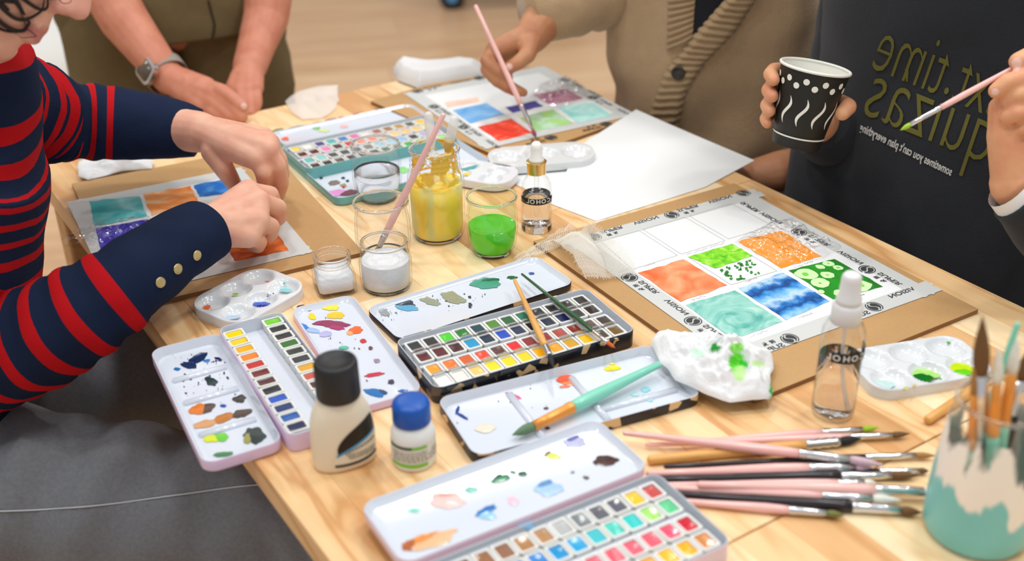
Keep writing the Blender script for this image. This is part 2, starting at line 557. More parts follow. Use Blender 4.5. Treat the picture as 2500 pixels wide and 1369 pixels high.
# ================================================================== setting: floor and tables
WOODF = wood('floor_laminate', [(0.0, srgb(206, 162, 122)), (0.5, srgb(232, 192, 150)), (1.0, srgb(244, 212, 174))], 0.9, 7.0, 0.35, 0.2)
PINE = wood('pine', [(0.0, srgb(252, 232, 196)), (0.35, srgb(247, 218, 172)), (0.7, srgb(236, 194, 140)), (1.0, srgb(212, 158, 102))], 2.2, 16.0, 0.38, 0.40)
PINE_DARK = wood('pine_edge', [(0.0, srgb(226, 182, 124)), (1.0, srgb(176, 122, 70))], 2.2, 14.0, 0.45, 0.2)

fl = MB(); fl.box((0, 3.0, -0.011), (9.0, 8.6, 0.018))
floor = fl.build('floor', mat('floor_base', srgb(150, 110, 78), 0.6)); tag(floor, kind='structure')
fa = math.radians(11)
pm = MB(); pm.box((0, 0, 0), (1.618, 0.218, 0.006))
pl0 = pm.build('floor_plank', WOODF, floor, smooth=False)
first = True
for r in range(-16, 38):
    for c in range(-5, 6):
        x, y = c * 1.62 + (r * 0.57) % 1.62, r * 0.22
        p = Vector((x * math.cos(fa) - y * math.sin(fa), x * math.sin(fa) + y * math.cos(fa) + 1.2, 0.0))
        if not (-4.6 < p.x < 4.6 and -1.0 < p.y < 7.4): continue
        o = pl0 if first else pl0.copy()
        if not first: COL.objects.link(o); o.parent = floor
        first = False
        o.location = (p.x, p.y, -0.003); o.rotation_euler = (0, 0, fa)

N0, N1 = 0.2486, 1.030
def make_table(label, a0, a1, seed):
    base = NA((N0 + N1) / 2, (a0 + a1) / 2, -TZ)
    rz = math.atan2(A2.y, A2.x)
    t = thing('work_table', label, 'table', base, rz)
    nst = 17; w = (N1 - N0) / nst; L = a1 - a0
    rnd = random.Random(seed)
    for i in range(nst):
        y = (i + 0.5) * w - (N1 - N0) / 2           # local +y is towards N2
        cut = rnd.uniform(0.3, 0.7)
        for s0, s1 in ((0, cut), (cut, 1)):
            mb = MB()
            ll = (s1 - s0) * L
            e = 0.0004
            out = [(-ll / 2 + e, -w / 2), (ll / 2 - e, -w / 2), (ll / 2 - e, w / 2), (-ll / 2 + e, w / 2)]
            b = 0.0006
            R = [[Vector((x, yy, -0.027)) for x, yy in out], [Vector((x, yy, -b)) for x, yy in out], [Vector((x - math.copysign(b, x), yy - math.copysign(b, yy), 0)) for x, yy in out]]
            mb.rings(R)
            o = mb.build('plank', PINE, t, smooth=False)
            o.location = ((s0 + s1) / 2 * L - L / 2, y, TZ)
    Wd = N1 - N0
    for sx in (-1, 1):
        mb = MB(); mb.box((0, 0, 0), (0.022, Wd - 0.16, 0.075)); o = mb.build('apron', PINE_DARK, t, smooth=False); o.location = (sx * (L / 2 - 0.06), 0, TZ - 0.0655)
        mb = MB(); mb.box((0, 0, 0), (L - 0.16, 0.022, 0.075)); o = mb.build('apron', PINE_DARK, t, smooth=False); o.location = (0, sx * (Wd / 2 - 0.06), TZ - 0.0655)
        for sy in (-1, 1):
            mb = MB(); mb.rings([ring2(rrect(0.058, 0.058, 0.006), z) for z in (0, TZ - 0.028)])
            o = mb.build('leg', PINE_DARK, t, smooth=False); o.location = (sx * (L / 2 - 0.045), sy * (Wd / 2 - 0.045), 0)
    return t
make_table('pine work table under the tins, jars and two taped boards', -1.623, -0.4895, 3)
make_table('pine table butted against the other, under the teal and white painted jar', -0.4885, 0.62, 5)

# ================================================================== common materials
WHITE_EN = mat('white_enamel', srgb(214, 221, 233), 0.18, coat=0.6)
GREY_EN = mat('pale_enamel', srgb(205, 212, 222), 0.25, coat=0.5)
PAN_W = mat('pan_plastic', srgb(226, 227, 224), 0.35)
STEEL = mat('steel', srgb(205, 205, 205), 0.28, metal=1.0)
CHROME = mat('ferrule_silver', srgb(225, 226, 230), 0.2, metal=1.0)
PAPER = mat('paper', srgb(231, 234, 235), 0.85, bump=0.08, bscale=500)
MDF = mat('mdf', srgb(190, 150, 100), 0.65, var=0.07, vscale=260)
MDF_E = mat('mdf_edge', srgb(140, 100, 62), 0.8, var=0.1, vscale=300)
TAPE = mat('tape_white', srgb(206, 209, 208), 0.55)
INK = mat('tape_ink', srgb(58, 62, 62), 0.6)
GLASS = thin_glass('clear_glass', edge=(0.66, 0.71, 0.70, 1))
PLAST = thin_glass('clear_plastic', edge=(0.66, 0.70, 0.72, 1), rough=0.05, f0=0.05)
WATER = mat('water', (0.98, 0.99, 1.0, 1), 0.0, trans=1.0, ior=1.25, spec=0.5)
PWHITE = mat('palette_plastic', srgb(222, 226, 230), 0.16, coat=0.4, sss=0.05)

def paint(r, g, b, wet=True):
    k = 'paint_%d_%d_%d' % (r, g, b)
    return mat(k, srgb(r, g, b), 0.22 if wet else 0.5, coat=0.55 if wet else 0.0, var=0.12, vscale=220, bump=0.15 if wet else 0, bscale=160)

# ================================================================== paint tins
_pan = {}
def pan_mesh(wx, wy):
    if (wx, wy) in _pan: return _pan[(wx, wy)]
    mb = MB()
    R = [ring2(rrect(wx * .9, wy * .9, .0015, 2), 0), ring2(rrect(wx, wy, .0018, 2), .0105), ring2(rrect(wx - .0042, wy - .0042, .0014, 2), .0105), ring2(rrect(wx - .0046, wy - .0046, .0012, 2), .0070)]
    mb.rings(R)
    o = mb.build('pan', PAN_W, None, smooth=False)
    me = o.data; bpy.data.objects.remove(o)
    _pan[(wx, wy)] = me
    return me

def add_pan(root, x, y, z, wx, wy, col, rnd, rot=0.0, clip=0):
    o = bpy.data.objects.new('pan', pan_mesh(wx, wy)); COL.objects.link(o); o.parent = root
    o.location = (x, y, z); o.rotation_euler = (rnd.uniform(-.02, .02), rnd.uniform(-.02, .02), rot + rnd.uniform(-.015, .015))
    mb = MB(); lx, ly = wx - .0047, wy - .0047
    n = 5
    dx, dy = rnd.uniform(-.6, .6), rnd.uniform(-.6, .6)
    dep = rnd.uniform(-.0022, .0002)
    vs = []
    for j in range(n):
        for i in range(n):
            u, v = i / (n - 1) * 2 - 1, j / (n - 1) * 2 - 1
            q = math.exp(-((u - dx) ** 2 + (v - dy) ** 2) * 1.3)
            vs.append(Vector((u * lx / 2, v * ly / 2, .0097 + dep * q + rnd.uniform(-.00015, .00015))))
    fs = [(j * n + i, j * n + i + 1, (j + 1) * n + i + 1, (j + 1) * n + i) for j in range(n - 1) for i in range(n - 1)]
    mb.add(vs, fs)
    p = mb.build('paint', paint(*col), None); p.parent = o
    if clip:
        cb = MB(); cb.box((0, clip * (wy / 2 + .0002), .0112), (wx * .72, .0052, .0007)); cb.box((0, clip * (wy / 2 + .0022), .0122), (wx * .72, .0008, .0020))
        c = cb.build('clip', STEEL, o, smooth=False)

def xform(mb, M):
    mb.v = [M @ v for v in mb.v]
    return mb

def local_of(root, c, ang):
    """matrix in the root's space for something centred at world c (on the table) and turned ang"""
    M = Matrix.Translation(Vector((c.x, c.y, TZ))) @ Matrix.Rotation(ang, 4, 'Z')
    return ROOTS[root.name].inverted() @ M

def lid_part(root, px, h, outer, name='lid', depth=.009, L=None, Wd=None, notch=True):
    c, ang, l, w = fit_rect(px, h)
    l, w = L or l, Wd or w
    mb = MB(); tray(mb, l, w, .013, .0008, depth, .0011, .0028, .0035)
    if notch:
        pass
    M = local_of(root, c, ang)
    xform(mb, M)
    o = mb.build(name, [outer, WHITE_EN], root)
    edge_split(o, 40)
    return o, c, ang, l, w

def ridges(root, parent, c, ang, L, Wd, xs, ys, z=.0028, hgt=.0035):
    """raised dividers between mixing wells"""
    M = local_of(root, c, ang)
    for x in xs:
        mb = MB(); mb.tube([Vector((x, -Wd / 2 + .012, z)), Vector((x, Wd / 2 - .012, z))], [(hgt, .004)] * 2, 10, up=(0, 0, 1)); xform(mb, M); mb.build('divider', WHITE_EN, parent)
    for y, x0, x1 in ys:
        mb = MB(); mb.tube([Vector((x0, y, z)), Vector((x1, y, z))], [(hgt, .004)] * 2, 10, up=(0, 0, 1)); xform(mb, M); mb.build('divider', WHITE_EN, parent)

def tin_body(root, L, Wd, outer, inner, depth=.019):
    mb = MB(); tray(mb, L, Wd, .010, 0, depth, .0012, .0045, .001)
    o = mb.build('body', [outer, inner], root); edge_split(o, 40)
    return o

def smear(par, cx, cy, rx, ry, col, rot=0, h=.0034, jag=.22, seed=None, name='paint_smear', wet=True):
    m = col if not isinstance(col, tuple) else paint(*col, wet)
    return film(par, name, blob_px(cx, cy, rx, ry, rot, jag, 26, seed if seed is not None else cx * .13 + cy * .07), h, m)

# ---- middle tin: black and gold, 48 half pans
BLACKGOLD, nt, p_, out_ = _new('black_gold_tin')
tc = nd(nt, 'ShaderNodeTexCoord'); vo = nd(nt, 'ShaderNodeTexVoronoi'); vo.inputs['Scale'].default_value = 95
nt.links.new(tc.outputs['Object'], vo.inputs['Vector'])
rp = ramp(nt, [(0.0, srgb(28, 32, 40)), (0.72, srgb(28, 32, 40)), (0.74, srgb(216, 184, 138)), (1.0, srgb(216, 184, 138))])
nt.links.new(vo.outputs['Color'], rp.inputs['Fac']); nt.links.new(rp.outputs[0], p_.inputs['Base Color']); p_.inputs['Roughness'].default_value = 0.3
c, ang, L, Wd = fit_rect([(963, 826), (1437, 703), (1543, 800), (1068, 950)], .02)
Wd = .100; L = .222
tin = thing('watercolour_tin', 'black and gold watercolour tin with 48 pans, three brushes lying across it', 'paint tin', (c.x, c.y, TZ), ang)
tin_body(tin, L, Wd, BLACKGOLD, GREY_EN)
ROWS = [
 [(38, 44, 46), (36, 40, 40), (70, 205, 30), (20, 120, 35), (12, 62, 72), (78, 135, 40), (28, 95, 45), (12, 112, 88), (28, 32, 34), (38, 38, 40), (48, 46, 44), (40, 38, 36)],
 [(98, 34, 40), (92, 30, 36), (70, 20, 26), (10, 150, 200), (22, 42, 66), (20, 70, 190), (28, 44, 78), (16, 24, 34), (24, 34, 62), (22, 28, 78), (52, 48, 44), (40, 34, 32)],
 [(252, 158, 10), (248, 122, 30), (214, 92, 36), (250, 72, 40), (92, 48, 40), (228, 20, 26), (138, 34, 38), (150, 30, 40), (172, 74, 62), (140, 46, 38), (100, 72, 66), (66, 60, 58)],
 [(246, 246, 244), (236, 234, 224), (246, 206, 116), (254, 222, 10), (254, 218, 8), (254, 212, 8), (250, 182, 10), (248, 164, 8), (208, 158, 16), (246, 192, 10), (72, 58, 36), (116, 84, 24)]]
rnd = random.Random(11)
ys = [.0345, .0125, -.0125, -.0345]
for r, row in enumerate(ROWS):
    for i, cc in enumerate(row):
        add_pan(tin, (i - 5.5) * .01735, ys[r], .0052, .0164, .0200, cc, rnd, 0, clip=(-1 if r in (0, 2) else 0))
for y in (0.0, -.0472, .0472):
    mb = MB(); mb.box((0, y, .0125), (L - .012, .0045 if y == 0 else .0022, .0012)); mb.build('retaining_bar', GREY_EN, tin, smooth=False)
lid, lc, la, lL, lW = lid_part(tin, [(880, 748), (1318, 637), (1408, 685), (975, 825)], .008, BLACKGOLD, 'lid', .0085, Wd=.080)
leaf, fc, fang, fL, fW = lid_part(tin, [(1065, 975), (1600, 830), (1700, 960), (1165, 1120)], .012, BLACKGOLD, 'mixing_leaf', .0115)
ridges(tin, leaf, fc, fang, fL, fW, [-.045, .02], [(-.022, .02, fL / 2 - .014)])
for (y0, lng) in ((-1, .03), (-.4, .02), (.3, .03), (.9, .025)):
    mb = MB(); mb.box((y0 * .085, -Wd / 2 - .0012, .0165), (lng, .0028, .0028)); mb.build('hinge', BLACKGOLD, tin, smooth=False)
    mb = MB(); mb.box((y0 * .085, Wd / 2 + .0012, .0165), (lng, .0028, .0028)); mb.build('hinge', BLACKGOLD, tin, smooth=False)
GREYGREEN, TEALP = (158, 164, 146), (40, 130, 105)
for a in [(985, 740, 28, 11, (30, 52, 72), 8), (993, 750, 28, 8, (92, 168, 208), 4), (1050, 735, 25, 9, (150, 158, 138), 14), (1105, 725, 32, 12, (150, 155, 128), 18),
          (1185, 692, 36, 14, (70, 156, 130), 0), (1190, 685, 25, 6, (18, 104, 74), -4), (1250, 677, 12, 4, (14, 92, 48), 0), (1298, 667, 7, 3, (24, 84, 170), 0), (938, 762, 13, 8, (150, 156, 156), 20), (1148, 745, 5, 7, (40, 48, 74), 0)]:
    smear(lid, *a)
splatter(lid, 1095, 730, 45, 8, 46, .0033, paint(60, 66, 60), 3.0, 4); splatter(lid, 945, 766, 16, 6, 20, .0033, paint(120, 126, 126), 3, 5)
for a in [(1383, 927, 26, 11, (242, 84, 28), 6), (1392, 934, 20, 7, (248, 140, 84), 6), (1378, 943, 14, 3, (240, 120, 90), -5), (1494, 898, 20, 6, (246, 226, 20), -6), (1489, 886, 13, 3, (246, 226, 60), 12), (1254, 965, 20, 4, (226, 60, 140), 20),
          (1128, 1015, 16, 4, (14, 60, 150), 30), (1117, 1000, 4, 10, (14, 60, 150), 20), (1333, 996, 6, 3, (70, 40, 66), 0), (1336, 1044, 7, 3.5, (40, 32, 48), 0), (1575, 950, 12, 7, (150, 214, 230), 0), (1580, 970, 14, 6, (160, 222, 226), 30), (1550, 962, 10, 5, (180, 226, 236), 0), (1185, 1045, 24, 10, (228, 222, 204), 0)]:
    smear(leaf, *a)
splatter(leaf, 1250, 985, 90, 26, 16, .0034, paint(110, 90, 110), 2.2, 6)

# ---- lilac tin, 24 half pans in two columns, leaves open on both sides
LILAC = mat('lilac_tin', srgb(222, 196, 226), 0.3, coat=0.3)
c, ang, L, Wd = fit_rect([(555, 790), (700, 755), (850, 1010), (690, 1075)], .02)
lt = thing('watercolour_tin', 'lilac watercolour tin with two columns of pans and splashed white leaves, beside grey jeans', 'paint tin', (c.x, c.y, TZ), ang)
L, Wd = .068, .214
tin_body(lt, L, Wd, LILAC, WHITE_EN)
C1 = [(252, 216, 14), (252, 204, 8), (250, 172, 10), (250, 130, 16), (190, 24, 26), (112, 34, 40), (88, 46, 52), (30, 38, 50), (14, 80, 190), (30, 50, 110), (10, 88, 170), (28, 40, 80)]
C2 = [(110, 200, 10), (40, 42, 40), (30, 28, 28), (36, 104, 26), (44, 56, 46), (36, 46, 54), (222, 164, 20), (196, 88, 66), (84, 38, 32), (62, 36, 30), (44, 40, 38), (30, 30, 32)]
for k, colm in enumerate((C1, C2)):
    for i, cc in enumerate(colm):
        add_pan(lt, (-.021, .021)[k], .0925 - i * .0166 - k * -.004, .0052, .0205, .0156, cc, rnd)
for x in (-.0328,):
    mb = MB(); mb.box((x, 0, .013), (.0012, Wd - .02, .010)); mb.build('retaining_bar', STEEL, lt, smooth=False)
lleaf, c1, a1, l1, w1 = lid_part(lt, [(370, 855), (545, 805), (683, 1080), (490, 1135)], .012, LILAC, 'mixing_leaf', .012)
ridges(lt, lleaf, c1, a1, l1, w1, [], [(w1 / 2 - .055, -l1 / 2 + .01, l1 / 2 - .01), (w1 / 2 - .098, -l1 / 2 + .01, l1 / 2 - .01), (w1 / 2 - .155, -l1 / 2 + .01, l1 / 2 - .01)])
llid, c1, a1, l1, w1 = lid_part(lt, [(708, 745), (855, 722), (1025, 945), (880, 1000)], .010, LILAC, 'lid', .009, L=.070)
for a in [(485, 872, 24, 10, (26, 44, 92), -25), (462, 890, 20, 8, (34, 50, 92), 10), (505, 880, 8, 4, (40, 130, 200), -10), (432, 900, 8, 4, (34, 110, 180), 0), (515, 930, 16, 10, (44, 60, 64), 20), (533, 876, 9, 4, (36, 44, 88), 20),
          (485, 998, 26, 13, (220, 120, 40), -10), (505, 995, 20, 11, (92, 72, 66), -18), (585, 973, 16, 9, (60, 58, 56), -10), (500, 1034, 28, 9, (212, 158, 108), -15), (545, 1020, 26, 10, (190, 120, 50), -18), (590, 1008, 26, 10, (80, 66, 58), -14),
          (515, 1070, 20, 10, (214, 222, 30), -5), (540, 1067, 18, 10, (110, 200, 60), -5), (622, 1062, 28, 20, (40, 58, 58), 20), (605, 1068, 10, 16, (150, 150, 80), 10), (545, 1108, 26, 6, (70, 130, 80), -8), (545, 990, 8, 4, (20, 80, 180), 0)]:
    smear(lleaf, *a)
splatter(lleaf, 500, 930, 34, 22, 40, .0034, paint(50, 66, 66), 3.2, 8); splatter(lleaf, 480, 880, 40, 14, 26, .0034, paint(40, 54, 100), 2.6, 9)
for a in [(808, 750, 20, 8, (250, 222, 40), 0), (820, 770, 22, 8, (250, 200, 20), 0), (762, 772, 10, 7, (250, 214, 30), 40), (735, 747, 12, 3, (80, 30, 60), -10), (748, 756, 14, 3, (90, 34, 66), 0), (812, 790, 44, 8, (146, 36, 86), 3), (820, 798, 20, 6, (168, 44, 104), 8), (742, 797, 14, 6, (20, 120, 210), 20), (765, 806, 16, 6, (160, 190, 236), 10), (795, 815, 16, 7, (180, 180, 226), 0), (868, 806, 18, 9, (240, 100, 30), -10), (855, 812, 10, 5, (250, 170, 110), 0), (887, 832, 8, 5, (206, 30, 40), 0), (905, 850, 5, 5, (110, 50, 70), 0), (920, 880, 8, 5, (150, 130, 150), 0), (912, 914, 24, 5, (200, 40, 70), -10), (955, 932, 8, 6, (60, 50, 84), 0), (915, 958, 26, 9, (20, 110, 180), 10), (932, 956, 12, 6, (40, 70, 120), 10), (982, 953, 12, 3, (40, 100, 190), -5), (840, 848, 12, 4, (90, 190, 160), 0)]:
    smear(llid, *a)
splatter(llid, 850, 850, 50, 50, 26, .0034, paint(120, 60, 90), 2.4, 10)

# ---- pink-lilac tin nearest the seam
c, ang, L, Wd = fit_rect([(870, 1255), (1460, 1040), (1585, 1165), (990, 1400)], .012)
bL, bW = .222, .100
tmp = Matrix.Rotation(ang, 3, 'Z')
bc = Vector((c.x, c.y, 0)) + tmp @ Vector((.006, -(Wd / 2 + bW / 2 + .004), 0))
ft = thing('watercolour_tin', 'pale lilac watercolour tin with pastel pans, its white lid overlapping the black and gold tin', 'paint tin', (bc.x, bc.y, TZ), ang)
PINKT = mat('pink_lilac_tin', srgb(228, 204, 218), 0.3, coat=0.3)
tin_body(ft, bL, bW, PINKT, GREY_EN)
mb = MB(); tray(mb, L, Wd, .013, .013, .022, .0011, .0152, .0035); xform(mb, local_of(ft, c, ang)); flid = mb.build('lid', [PINKT, WHITE_EN], ft); edge_split(flid, 40)
FR = [
 [(120, 80, 60), (96, 60, 40), (150, 100, 60), (140, 90, 60), (170, 120, 70), (176, 130, 84), (172, 176, 176), (120, 128, 132), (96, 98, 108), (92, 92, 106), (248, 196, 40), (196, 74, 72)],
 [(30, 60, 140), (20, 80, 180), (20, 90, 190), (20, 110, 200), (30, 130, 210), (10, 150, 210), (10, 160, 216), (60, 190, 200), (84, 206, 190), (30, 200, 196), (160, 220, 110), (90, 200, 140)],
 [(180, 60, 120), (200, 80, 140), (210, 90, 140), (200, 70, 120), (220, 90, 130), (226, 90, 120), (230, 100, 120), (226, 80, 100), (236, 100, 120), (232, 90, 110), (236, 80, 110), (206, 20, 50)],
 [(250, 220, 120), (250, 210, 90), (250, 200, 60), (250, 200, 40), (250, 180, 40), (248, 190, 60), (240, 170, 40), (240, 180, 40), (236, 170, 60), (248, 186, 20), (250, 180, 10), (206, 130, 60)]]
for r, row in enumerate(FR):
    for i, cc in enumerate(row):
        add_pan(ft, (i - 5.5) * .0174, ys[r], .0052, .0164, .0200, cc, rnd)
for y in (0.0, -.0472, .0472):
    mb = MB(); mb.box((0, y, .0125), (bL - .012, .0045 if y == 0 else .0022, .0012)); mb.build('retaining_bar', GREY_EN, ft, smooth=False)
hl = .0157
for a in [(1405, 1080, 28, 13, (186, 190, 220), 0), (1398, 1073, 20, 7, (98, 100, 170), -25), (1350, 1113, 22, 9, (216, 222, 110), 10), (1336, 1107, 10, 5, (120, 110, 90), -30), (1478, 1125, 30, 13, (70, 40, 34), 0), (1338, 1192, 36, 17, (166, 200, 230), 4), (1330, 1184, 24, 9, (90, 146, 200), -20), (1222, 1168, 24, 9, (74, 140, 104), -10), (1215, 1165, 14, 6, (24, 88, 56), -25), (1275, 1156, 12, 6, (30, 96, 66), 0), (1252, 1152, 8, 4, (60, 120, 90), 10), (1150, 1195, 16, 7, (130, 206, 190), 0), (1092, 1222, 42, 19, (248, 206, 200), 4), (1096, 1225, 32, 12, (238, 228, 230), 4), (1085, 1210, 30, 5, (240, 150, 140), -5), (1186, 1245, 26, 9, (10, 112, 190), -25), (1188, 1258, 22, 9, (150, 206, 236), 0), (1278, 1278, 24, 11, (90, 186, 236), 10), (1252, 1222, 14, 10, (248, 196, 214), 20), (1318, 1255, 24, 4, (150, 206, 236), -20), (1010, 1245, 14, 6, (130, 214, 196), 0), (1050, 1318, 62, 20, (236, 186, 140), -16), (1040, 1316, 44, 12, (224, 142, 60), -16), (1000, 1330, 20, 12, (176, 90, 30), -30), (1430, 1165, 8, 4, (70, 70, 50), 10), (1398, 1152, 5, 3, (120, 130, 140), 0)]:
    smear(flid, *a, h=hl)

# ---- teal tin, farther back
TEALM = mat('teal_tin', srgb(108, 178, 180), 0.3, coat=0.3)
c, ang, L, Wd = fit_rect([(690, 350), (1040, 273), (1110, 327), (752, 422)], .02)
tt = thing('watercolour_tin', 'teal watercolour tin standing open behind the water jar', 'paint tin', (c.x, c.y, TZ), ang)
L, Wd = .228, .098
tin_body(tt, L, Wd, TEALM, GREY_EN)
TR_ = [
 [(238, 214, 70), (236, 236, 230), (60, 50, 140), (70, 180, 180), (20, 120, 200), (226, 110, 170), (232, 226, 224), (170, 90, 60), (160, 110, 60), (190, 140, 50), (90, 84, 60), (250, 200, 20)],
 [(80, 18, 26), (82, 14, 30), (240, 130, 190), (70, 50, 50), (214, 40, 30), (250, 150, 120), (250, 140, 110), (250, 150, 10), (252, 206, 130), (250, 190, 100), (252, 200, 110), (250, 220, 140)],
 [(90, 190, 190), (140, 210, 210), (60, 64, 70), (60, 70, 80), (90, 110, 120), (120, 120, 120), (150, 200, 220), (170, 210, 230), (140, 190, 230), (50, 54, 56), (190, 170, 220), (200, 170, 230)],
 [(30, 34, 36), (34, 38, 40), (84, 70, 60), (70, 40, 36), (60, 60, 60), (80, 90, 90), (60, 120, 100), (100, 150, 90), (40, 170, 50), (160, 220, 120), (120, 210, 130), (170, 230, 130)]]
for r, row in enumerate(TR_):
    for i, cc in enumerate(row):
        add_pan(tt, (i - 5.5) * .0176, ys[r], .0052, .0164, .0200, cc, rnd)
for y in (0.0, -.0462, .0462):
    mb = MB(); mb.box((0, y, .0125), (L - .012, .0045 if y == 0 else .0022, .0012)); mb.build('retaining_bar', GREY_EN, tt, smooth=False)
tlid, *_ = lid_part(tt, [(648, 320), (1000, 252), (1062, 285), (700, 348)], .010, TEALM, 'lid', .0085)
tleaf, c1, a1, l1, w1 = lid_part(tt, [(750, 415), (1110, 325), (1185, 390), (820, 493)], .012, TEALM, 'mixing_leaf', .0115)
ridges(tt, tleaf, c1, a1, l1, w1, [-.03, .045], [])
for a in [(680, 320, 20, 6, (120, 140, 90), -10), (725, 312, 26, 5, (60, 66, 60), -10), (775, 302, 16, 6, (226, 190, 90), -10), (772, 312, 10, 4, (120, 190, 100), 0), (810, 294, 18, 5, (130, 40, 50), -12), (834, 288, 8, 4, (230, 70, 70), 0), (870, 281, 14, 5, (150, 60, 60), -8), (905, 277, 14, 3, (210, 150, 150), 0), (930, 269, 14, 5, (70, 70, 80), 0), (974, 266, 10, 5, (150, 150, 220), 0), (697, 338, 9, 5, (250, 110, 80), 0), (840, 308, 10, 4, (250, 190, 190), 0), (790, 318, 14, 4, (220, 236, 160), 0)]:
    smear(tlid, *a)
for a in [(775, 423, 20, 4, (120, 60, 110), -14), (815, 446, 14, 6, (130, 110, 100), -10), (838, 452, 8, 4, (150, 150, 100), 0), (822, 470, 24, 7, (226, 150, 214), -6), (850, 470, 26, 7, (110, 40, 60), -8), (838, 434, 5, 3, (40, 60, 80), 0), (848, 441, 4, 3, (20, 40, 60), 0), (784, 434, 4, 3, (40, 40, 50), 0), (839, 455, 4, 4, (200, 40, 40), 0), (985, 415, 12, 8, (140, 220, 120), 0), (992, 448, 9, 5, (80, 180, 160), 0)]:
    smear(tleaf, *a)

# ================================================================== boards and taped sheets
def quad_prism(root, name, pts_world, z0, z1, mats, world=True, mi_side=1):
    mb = MB()
    b = [Vector((p.x, p.y, TZ + z0)) for p in pts_world]; t = [Vector((p.x, p.y, TZ + z1)) for p in pts_world]
    n = len(b)
    area = sum(b[i].x * b[(i + 1) % n].y - b[(i + 1) % n].x * b[i].y for i in range(n))
    if area < 0: b.reverse(); t.reverse()
    mb.rings([b, t]); mb.mi = [mi_side] * n + [0, 0]
    return mb.build(name, mats, root, smooth=False, world=True)

def rect_pts(c, ang, L, Wd):
    R = Matrix.Rotation(ang, 3, 'Z')
    return [c + R @ Vector((sx * L / 2, sy * Wd / 2, 0)) for sx, sy in ((-1, 1), (1, 1), (1, -1), (-1, -1))]

def board(label, px, L=None, Wd=None):
    c, ang, l, w = fit_rect(px, .005)
    l, w = L or l, Wd or w
    o = MB(); o.rings([ring2(rrect(l, w, .002, 2), 0), ring2(rrect(l, w, .002, 2), .0048), ring2(rrect(l - .0006, w - .0006, .002, 2), .005)])
    o.mi = [1] * (len(o.f) - 1) + [0]
    ob = o.build('backing_board', [MDF, MDF_E], None, smooth=False)
    ob.location = (c.x, c.y, TZ + .0002); ob.rotation_euler = (0, 0, ang)
    tag(ob, label, 'board', 'hardboard backing boards')
    return c, ang, l, w
board('brown hardboard under the sheet with a spring-green and coral grid', [(1303, 589), (1791, 446), (2392, 756), (1841, 974)])
board('brown hardboard below the striped sleeves, overhanging the table edge', [(162, 453), (665, 352), (875, 622), (330, 745)])
board('brown hardboard under the sheet being painted by the cardigan wearer', [(944, 231), (1205, 165), (1560, 268), (1213, 420)])

def sq(par, px, m, name='painted_square', h=.0062, ragged=2.0, seed=0, sub=7):
    """hand-painted square: edges wander a little"""
    rnd = random.Random(seed * 31 + int(px[0][0]))
    out = []
    for i in range(4):
        a, b = px[i], px[(i + 1) % 4]
        for k in range(sub):
            t = k / sub
            j = ragged * (1 if k else .4)
            out.append((lerp(a[0], b[0], t) + rnd.uniform(-j, j), lerp(a[1], b[1], t) + rnd.uniform(-j, j) * .6))
    mb = MB(); mb.v = [T(x, y, h) for x, y in out]; mb.f = [tuple(range(len(out)))]; mb.mi = [0]; bm_fix(mb)
    return mb.build(name, m, par, smooth=False, world=True)

def strip_px(mb, a, b, wpx, h):
    """pencil line between two pixels"""
    A, B = T(*a, h), T(*b, h)
    d = (B - A).normalized(); n = Vector((-d.y, d.x, 0)) * wpx
    mb.add([A - n, B - n, B + n, A + n], [(0, 1, 2, 3)])

PENCIL = mat('pencil', srgb(150, 150, 154), 0.8)
def emblem(mb, c, ex, ey, r, z):
    """round badge: ring, dark disc and a pale swoosh left open in it"""
    n = 28
    P = lambda x, y, k=0: Vector((c.x, c.y, z + k)) + ex * (x * r) + ey * (y * r)
    for r0, r1 in ((.88, 1.0),):
        for i in range(n):
            if i in (5, 19): continue
            a, b = 2 * math.pi * i / n, 2 * math.pi * (i + 1) / n
            mb.add([P(r0 * math.cos(a), r0 * math.sin(a)), P(r1 * math.cos(a), r1 * math.sin(a)), P(r1 * math.cos(b), r1 * math.sin(b)), P(r0 * math.cos(b), r0 * math.sin(b))], [(0, 1, 2, 3)])
    # two halves of the disc separated by an S
    S = []
    for i in range(17):
        t = i / 16
        S.append((math.sin((t - .5) * 2 * math.pi) * .30, (t - .5) * 1.5))
    for sgn in (-1, 1):
        edge = [(x + sgn * .10, y) for x, y in S]
        arc = []
        a0, a1 = math.atan2(edge[-1][1], edge[-1][0]), math.atan2(edge[0][1], edge[0][0])
        if sgn > 0:
            while a1 > a0: a1 -= 2 * math.pi
        else:
            while a1 < a0: a1 += 2 * math.pi
        for k in range(12):
            a = lerp(a0, a1, k / 11); arc.append((.76 * math.cos(a), .76 * math.sin(a)))
        for k in range(16):
            u = k / 16
            e0, e1 = edge[16 - k], edge[15 - k]
            q0 = (.76 * math.cos(lerp(a0, a1, k / 16)), .76 * math.sin(lerp(a0, a1, k / 16))); q1 = (.76 * math.cos(lerp(a0, a1, (k + 1) / 16)), .76 * math.sin(lerp(a0, a1, (k + 1) / 16)))
            mb.add([P(*e0), P(*q0), P(*q1), P(*e1)], [(0, 1, 2, 3)])

def lay_text(mb, s, o, ex, ey, size, z, bold=0.0, wide=1.0):
    vs, fs, w = text_mesh(s, bold)
    mb.add([Vector((o.x, o.y, z)) + ex * (x * size * wide) + ey * (y * size) for x, y in vs], fs)
    return w * size * wide

